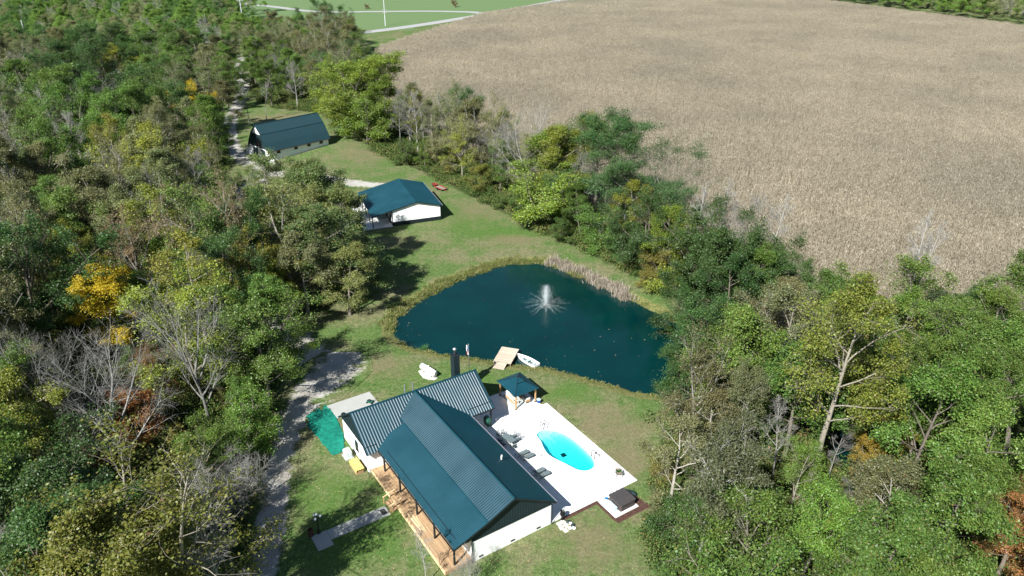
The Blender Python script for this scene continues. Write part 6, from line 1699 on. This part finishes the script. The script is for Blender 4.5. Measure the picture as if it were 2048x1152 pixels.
def corn():
    protos = [corn_patch(100 + k) for k in range(10)]
    g = 3.0
    xs = np.arange(-90, 330, g); ys = np.arange(70, 650, g)
    X, Y = np.meshgrid(xs, ys); P = np.column_stack([X.ravel(), Y.ravel()])
    d = sdist(P, FIELD); P = P[d > 0.5 + RNG.uniform(-0.5, 0.8, len(P))]
    # only what stands in or near the view
    k = [(-120 < project(x, y, 2)[0] < 2250 and -90 < project(x, y, 2)[1] < 1250) for x, y in P]
    P = P[np.array(k)]
    n = len(P)
    Z = relief(P)
    sc = np.column_stack([np.where(RNG.random(n) < 0.5, 1.04, -1.04), np.full(n, 1.04), RNG.uniform(0.92, 1.08, n)])
    instances('corn_crop', np.column_stack([P, Z]), RNG.integers(0, 4, n) * pi / 2, sc, RNG.integers(0, 10, n), protos, 'dry tan standing corn filling the whole field', 'corn')
corn()
M_UNDER = blade_material('undergrowth_leaves', [(0.0, (0.025, 0.055, 0.014)), (0.4, (0.062, 0.105, 0.024)), (0.7, (0.115, 0.145, 0.038)), (0.88, (0.15, 0.135, 0.05)), (1.0, (0.19, 0.12, 0.06))])
M_STRAW = blade_material('dead_stems', [(0.0, (0.16, 0.13, 0.09)), (0.5, (0.30, 0.26, 0.19)), (1.0, (0.48, 0.43, 0.34))])
def clump(seed, r=1.3, h=1.3, n=420, size=0.2, shift=0.0):
    rng = np.random.default_rng(seed)
    lobes = rng.normal(0, 1, (9, 3)) * (r * 0.5, r * 0.5, 0.0) + np.column_stack([np.zeros((9, 2)), rng.uniform(0.25, 0.8, 9) * h])
    C = lobes[rng.integers(0, 9, n)] + rng.normal(0, 1, (n, 3)) * (r * 0.28, r * 0.28, h * 0.18)
    C[:, 2] = np.abs(C[:, 2])
    V, F = leaf_cards(rng, C, size, 0.6)
    return fast_mesh('undergrowth', V, F, M_UNDER, False, np.clip(rng.beta(1.6, 2.0, n) + shift, 0, 1))
def undergrowth():
    protos = [clump(200 + k, shift=(-0.12, -0.05, 0.0, 0.08, 0.2)[k]) for k in range(5)]
    pts = []
    for poly, dens, far in ((WOOD_L, 0.30, 215), (WOOD_R, 0.26, 400), (LINE, 0.34, 400), (WOOD_MID, 0.16, 500)):
        p = np.array(poly); lo, hi = p.min(0), np.minimum(p.max(0), (1e9, far))
        n = int((hi[0] - lo[0]) * (hi[1] - lo[1]) * dens)
        Q = np.column_stack([RNG.uniform(lo[0], hi[0], n), RNG.uniform(lo[1], hi[1], n)])
        Q = Q[sdist(Q, poly) > -0.3]
        if poly is WOOD_R:
            Q = Q[(sdist(Q, CREEK) < -0.3) & ((np.hypot(*(Q - np.array(CLEAR)).T) > 4.5) | (RNG.random(len(Q)) < 0.12))]
        pts.append(Q)
    Q = np.concatenate(pts)
    k = np.array([(-100 < project(x, y, 1)[0] < 2150 and project(x, y, 1)[1] < 1230) for x, y in Q]); Q = Q[k]
    n = len(Q); s = RNG.uniform(0.6, 1.5, n)
    instances('undergrowth', np.column_stack([Q, relief(Q) - 0.05]), RNG.uniform(0, 6.28, n), np.column_stack([s * 1.15, s * 1.15, s]), RNG.integers(0, 5, n), protos, 'mixed green and brown undergrowth on the floor of the woods', 'undergrowth')
undergrowth()
def far_wood():
    protos = []
    rows = []
    M = [blade_material('far_leaves_%s' % c, [(0.0, tuple(v * 0.7 for v in LOOK[c][0])), (0.6, tuple(v * 1.2 for v in LOOK[c][0])), (1.0, tuple(v * 1.8 for v in LOOK[c][0]))]) for c in 'MOD']
    for m, (shape, k) in zip(M, (('oval', 1), ('sparse', 2), ('broad', 0))):
        c = PROTO[shape][k][1].copy(); c.materials[0] = m; protos.append(c)
    w = PROTO['bare'][0][1].copy(); w.materials[0] = simple('far_twigs', (0.30, 0.29, 0.26), 0.9); protos.append(w)
    Q = []
    for poly, n, d in (([(-330, 330), (-150, 330), (-118, 395), (-165, 425), (-330, 365)], 230, 7.5), ([(-400, 355), (-170, 440), (-178, 560), (-400, 640)], 420, 9), ([(236, 650), (262, 612), (320, 468), (420, 320), (520, 420), (420, 640)], 700, 7),
                       ([(-140, 640), (-105, 640), (-105, 660), (-140, 660)], 6, 8)):
        p = np.array(poly); lo, hi = p.min(0), p.max(0)
        c = np.column_stack([RNG.uniform(lo[0], hi[0], 6000), RNG.uniform(lo[1], hi[1], 6000)]); c = c[sdist(c, poly) > 0]
        got = []
        for q in c:
            if len(got) >= n: break
            if got and np.min(np.hypot(*(np.array(got) - q).T)) < d: continue
            if 30 < project(q[0], q[1], 8)[0] < 80 and q[1] < 392: continue
            got.append(q)
        Q += got
    Q = np.array(Q); n = len(Q); s = RNG.uniform(0.8, 1.15, n)
    instances('far_woodland', np.column_stack([Q, np.zeros(n)]), RNG.uniform(0, 6.28, n), np.column_stack([s * 1.2, s * 1.2, s]), RNG.choice(4, n, p=(0.36, 0.34, 0.16, 0.14)), protos, 'distant mixed woodland beyond the road and corn field', 'woodland')
far_wood()
# ------------------------------------------------------------------ pond margin, reeds, litter
def along(poly, n, off, a0=0.0, a1=1.0):
    p = np.array(poly + [poly[0]]); seg = np.hypot(*np.diff(p, axis=0).T); s = np.concatenate([[0], np.cumsum(seg)])
    u = RNG.uniform(a0, a1, n) * s[-1]
    i = np.clip(np.searchsorted(s, u) - 1, 0, len(seg) - 1)
    d = (p[i + 1] - p[i]) / seg[i][:, None]
    q = p[i] + d * (u - s[i])[:, None]
    return q + np.stack([d[:, 1], -d[:, 0]], 1) * np.asarray(off)[:, None]
def clumpy(poly, n, k, off, a0, a1, spread=0.35):
    c = along(poly, k, off, a0, a1); w = RNG.gamma(0.9, 1.0, k); i = RNG.choice(k, n, p=w / w.sum())
    return c[i] + RNG.normal(0, spread, (n, 2))
def blades(name, Q, h, w, mat, lab, cat, bend=0.25, z=None):
    n = len(Q); Z = relief(Q) if z is None else np.full(n, z)
    rng = np.random.default_rng(len(Q))
    B = np.column_stack([Q, Z]); hh = rng.uniform(0.6, 1.15, n)[:, None] * h
    az = rng.uniform(0, 2 * pi, n); sd = np.column_stack([np.cos(az), np.sin(az), np.zeros(n)]) * w
    ln = np.column_stack([rng.normal(0, bend, (n, 2)), np.ones(n)]); up = unit(ln) * hh
    V = np.stack([B - sd, B + sd, B + up * 0.65 + sd * 0.8, B + up * 0.65 - sd * 0.8, B + up * 1.0 + np.column_stack([ln[:, :2] * 0.3 * hh, -0.05 * hh]) + sd * 0.25, B + up * 1.0 + np.column_stack([ln[:, :2] * 0.3 * hh, -0.05 * hh]) - sd * 0.25], 1).reshape(-1, 3)
    b = np.arange(n)[:, None] * 6
    F = np.concatenate([b + np.array([0, 1, 2, 3]), b + np.array([3, 2, 4, 5])]); r = rng.random(n)
    return tag(link(name, fast_mesh(name, V, F, mat, False, np.concatenate([r, r]))), lab, cat, kind='stuff')
M_REED = blade_material('dry_reeds', [(0.0, (0.14, 0.115, 0.08)), (0.5, (0.29, 0.25, 0.195)), (1.0, (0.45, 0.40, 0.33))])
M_BANK = blade_material('bank_weeds', [(0.0, (0.045, 0.085, 0.02)), (0.45, (0.11, 0.15, 0.03)), (0.75, (0.20, 0.19, 0.06)), (1.0, (0.33, 0.28, 0.16))])
pl = np.array(POND + [POND[0]]); sl = np.concatenate([[0], np.cumsum(np.hypot(*np.diff(pl, axis=0).T))]); fr = sl / sl[-1]
sgn = 1.0
_t = along(POND, 60, np.full(60, 1.0)); sgn = 1.0 if np.mean(sdist(_t, POND)) < 0 else -1.0
n = 2600; blades('dry_reeds', clumpy(POND, n, 130, sgn * RNG.normal(0.7, 0.7, 130), fr[42], fr[72] + 0.004), 1.45, 0.035, M_REED, 'pale dry reeds standing along the far right pond bank', 'reeds', 0.22)
n = 1500; blades('dry_weeds', along(POND, n, sgn * RNG.normal(1.5, 0.6, n), fr[42], fr[63]), 0.7, 0.03, M_STRAW, 'grey dead weeds along the far end of the pond', 'weeds', 0.4)
n = 17000; blades('bank_weeds', clumpy(POND, n, 420, sgn * RNG.normal(0.55, 0.75, 420), 0.0, fr[54]), 0.5, 0.035, M_BANK, 'green and straw coloured weeds along the left pond bank', 'weeds', 0.5)
n = 7000; blades('bank_grass', clumpy(POND, n, 330, sgn * RNG.normal(0.35, 0.4, 330), fr[54], 1.0, 0.28), 0.28, 0.03, M_BANK, 'short tufted grass along the near pond bank', 'grass', 0.5)
q = np.array(gp(848, 699, -0.4)); n = 90; blades('water_grass', q + RNG.normal(0, 0.28, (n, 2)), 1.0, 0.02, blade_material('fresh_reed', [(0, (0.04, 0.11, 0.03)), (1, (0.08, 0.2, 0.06))]), 'fresh green clump of water grass at the near pond edge', 'water grass', 0.3)
M_LITTER = blade_material('fallen_leaves', [(0.0, (0.20, 0.10, 0.04)), (0.4, (0.34, 0.22, 0.09)), (0.8, (0.46, 0.36, 0.2)), (1.0, (0.6, 0.52, 0.38))])
def litter(name, Q, Z, size, lab):
    rng = np.random.default_rng(len(Q)); C = np.column_stack([Q, Z])
    V, F = leaf_cards(rng, C, size, 3.0)
    return tag(link(name, fast_mesh(name, V, F, M_LITTER, False, rng.random(len(Q)))), lab, 'leaves', kind='stuff')
Q = np.column_stack([RNG.uniform(-20, 36, 2500), RNG.uniform(85, 135, 2500)]); d = sdist(Q, POND)
w = RNG.random(len(Q)) < np.where(Q[:, 1] < 108, 0.08, 0.015); Q = Q[(d > 0.3) & w]
litter('floating_leaves', Q, np.full(len(Q), -0.485), 0.15, 'brown leaves floating on the dark pond')
Q = np.column_stack([RNG.uniform(-42, 24, 14000), RNG.uniform(50, 175, 14000)])
inside = (sdist(Q, POND) < -0.5) & (sdist(Q, [hw(s, t) for s, t in PATIO_ST]) < -0.2) & (sdist(Q, [hw(s, t) for s, t in ((0, 13.3), (0, 0), (27, 0), (27, 13.5))]) < -0.2) & (sdist(Q, WOOD_R) < 0)
Q = Q[inside]; Q = Q[RNG.random(len(Q)) < np.clip(1.2 - (Q[:, 1] - 50) / 90, 0.12, 1) * np.clip(0.25 + (-Q[:, 0] + 10) / 40, 0.15, 1)]
litter('fallen_leaves', Q, relief(Q) + 0.03, 0.13, 'pale fallen leaves scattered over the lawns')
# fallen trunk in the clearing
a, b = gp(1625, 1000), gp(1710, 1045)
o = MB().tube([(a[0], a[1], 0.5), ((a[0] + b[0]) / 2, (a[1] + b[1]) / 2 + 0.15, 0.35), (b[0], b[1], 0.22)], [0.10, 0.16, 0.2], 8).build('fallen_trunk', M_OLDWOOD, None, True)
tag(o, 'grey fallen trunk lying in the brown clearing of the right wood', 'log')
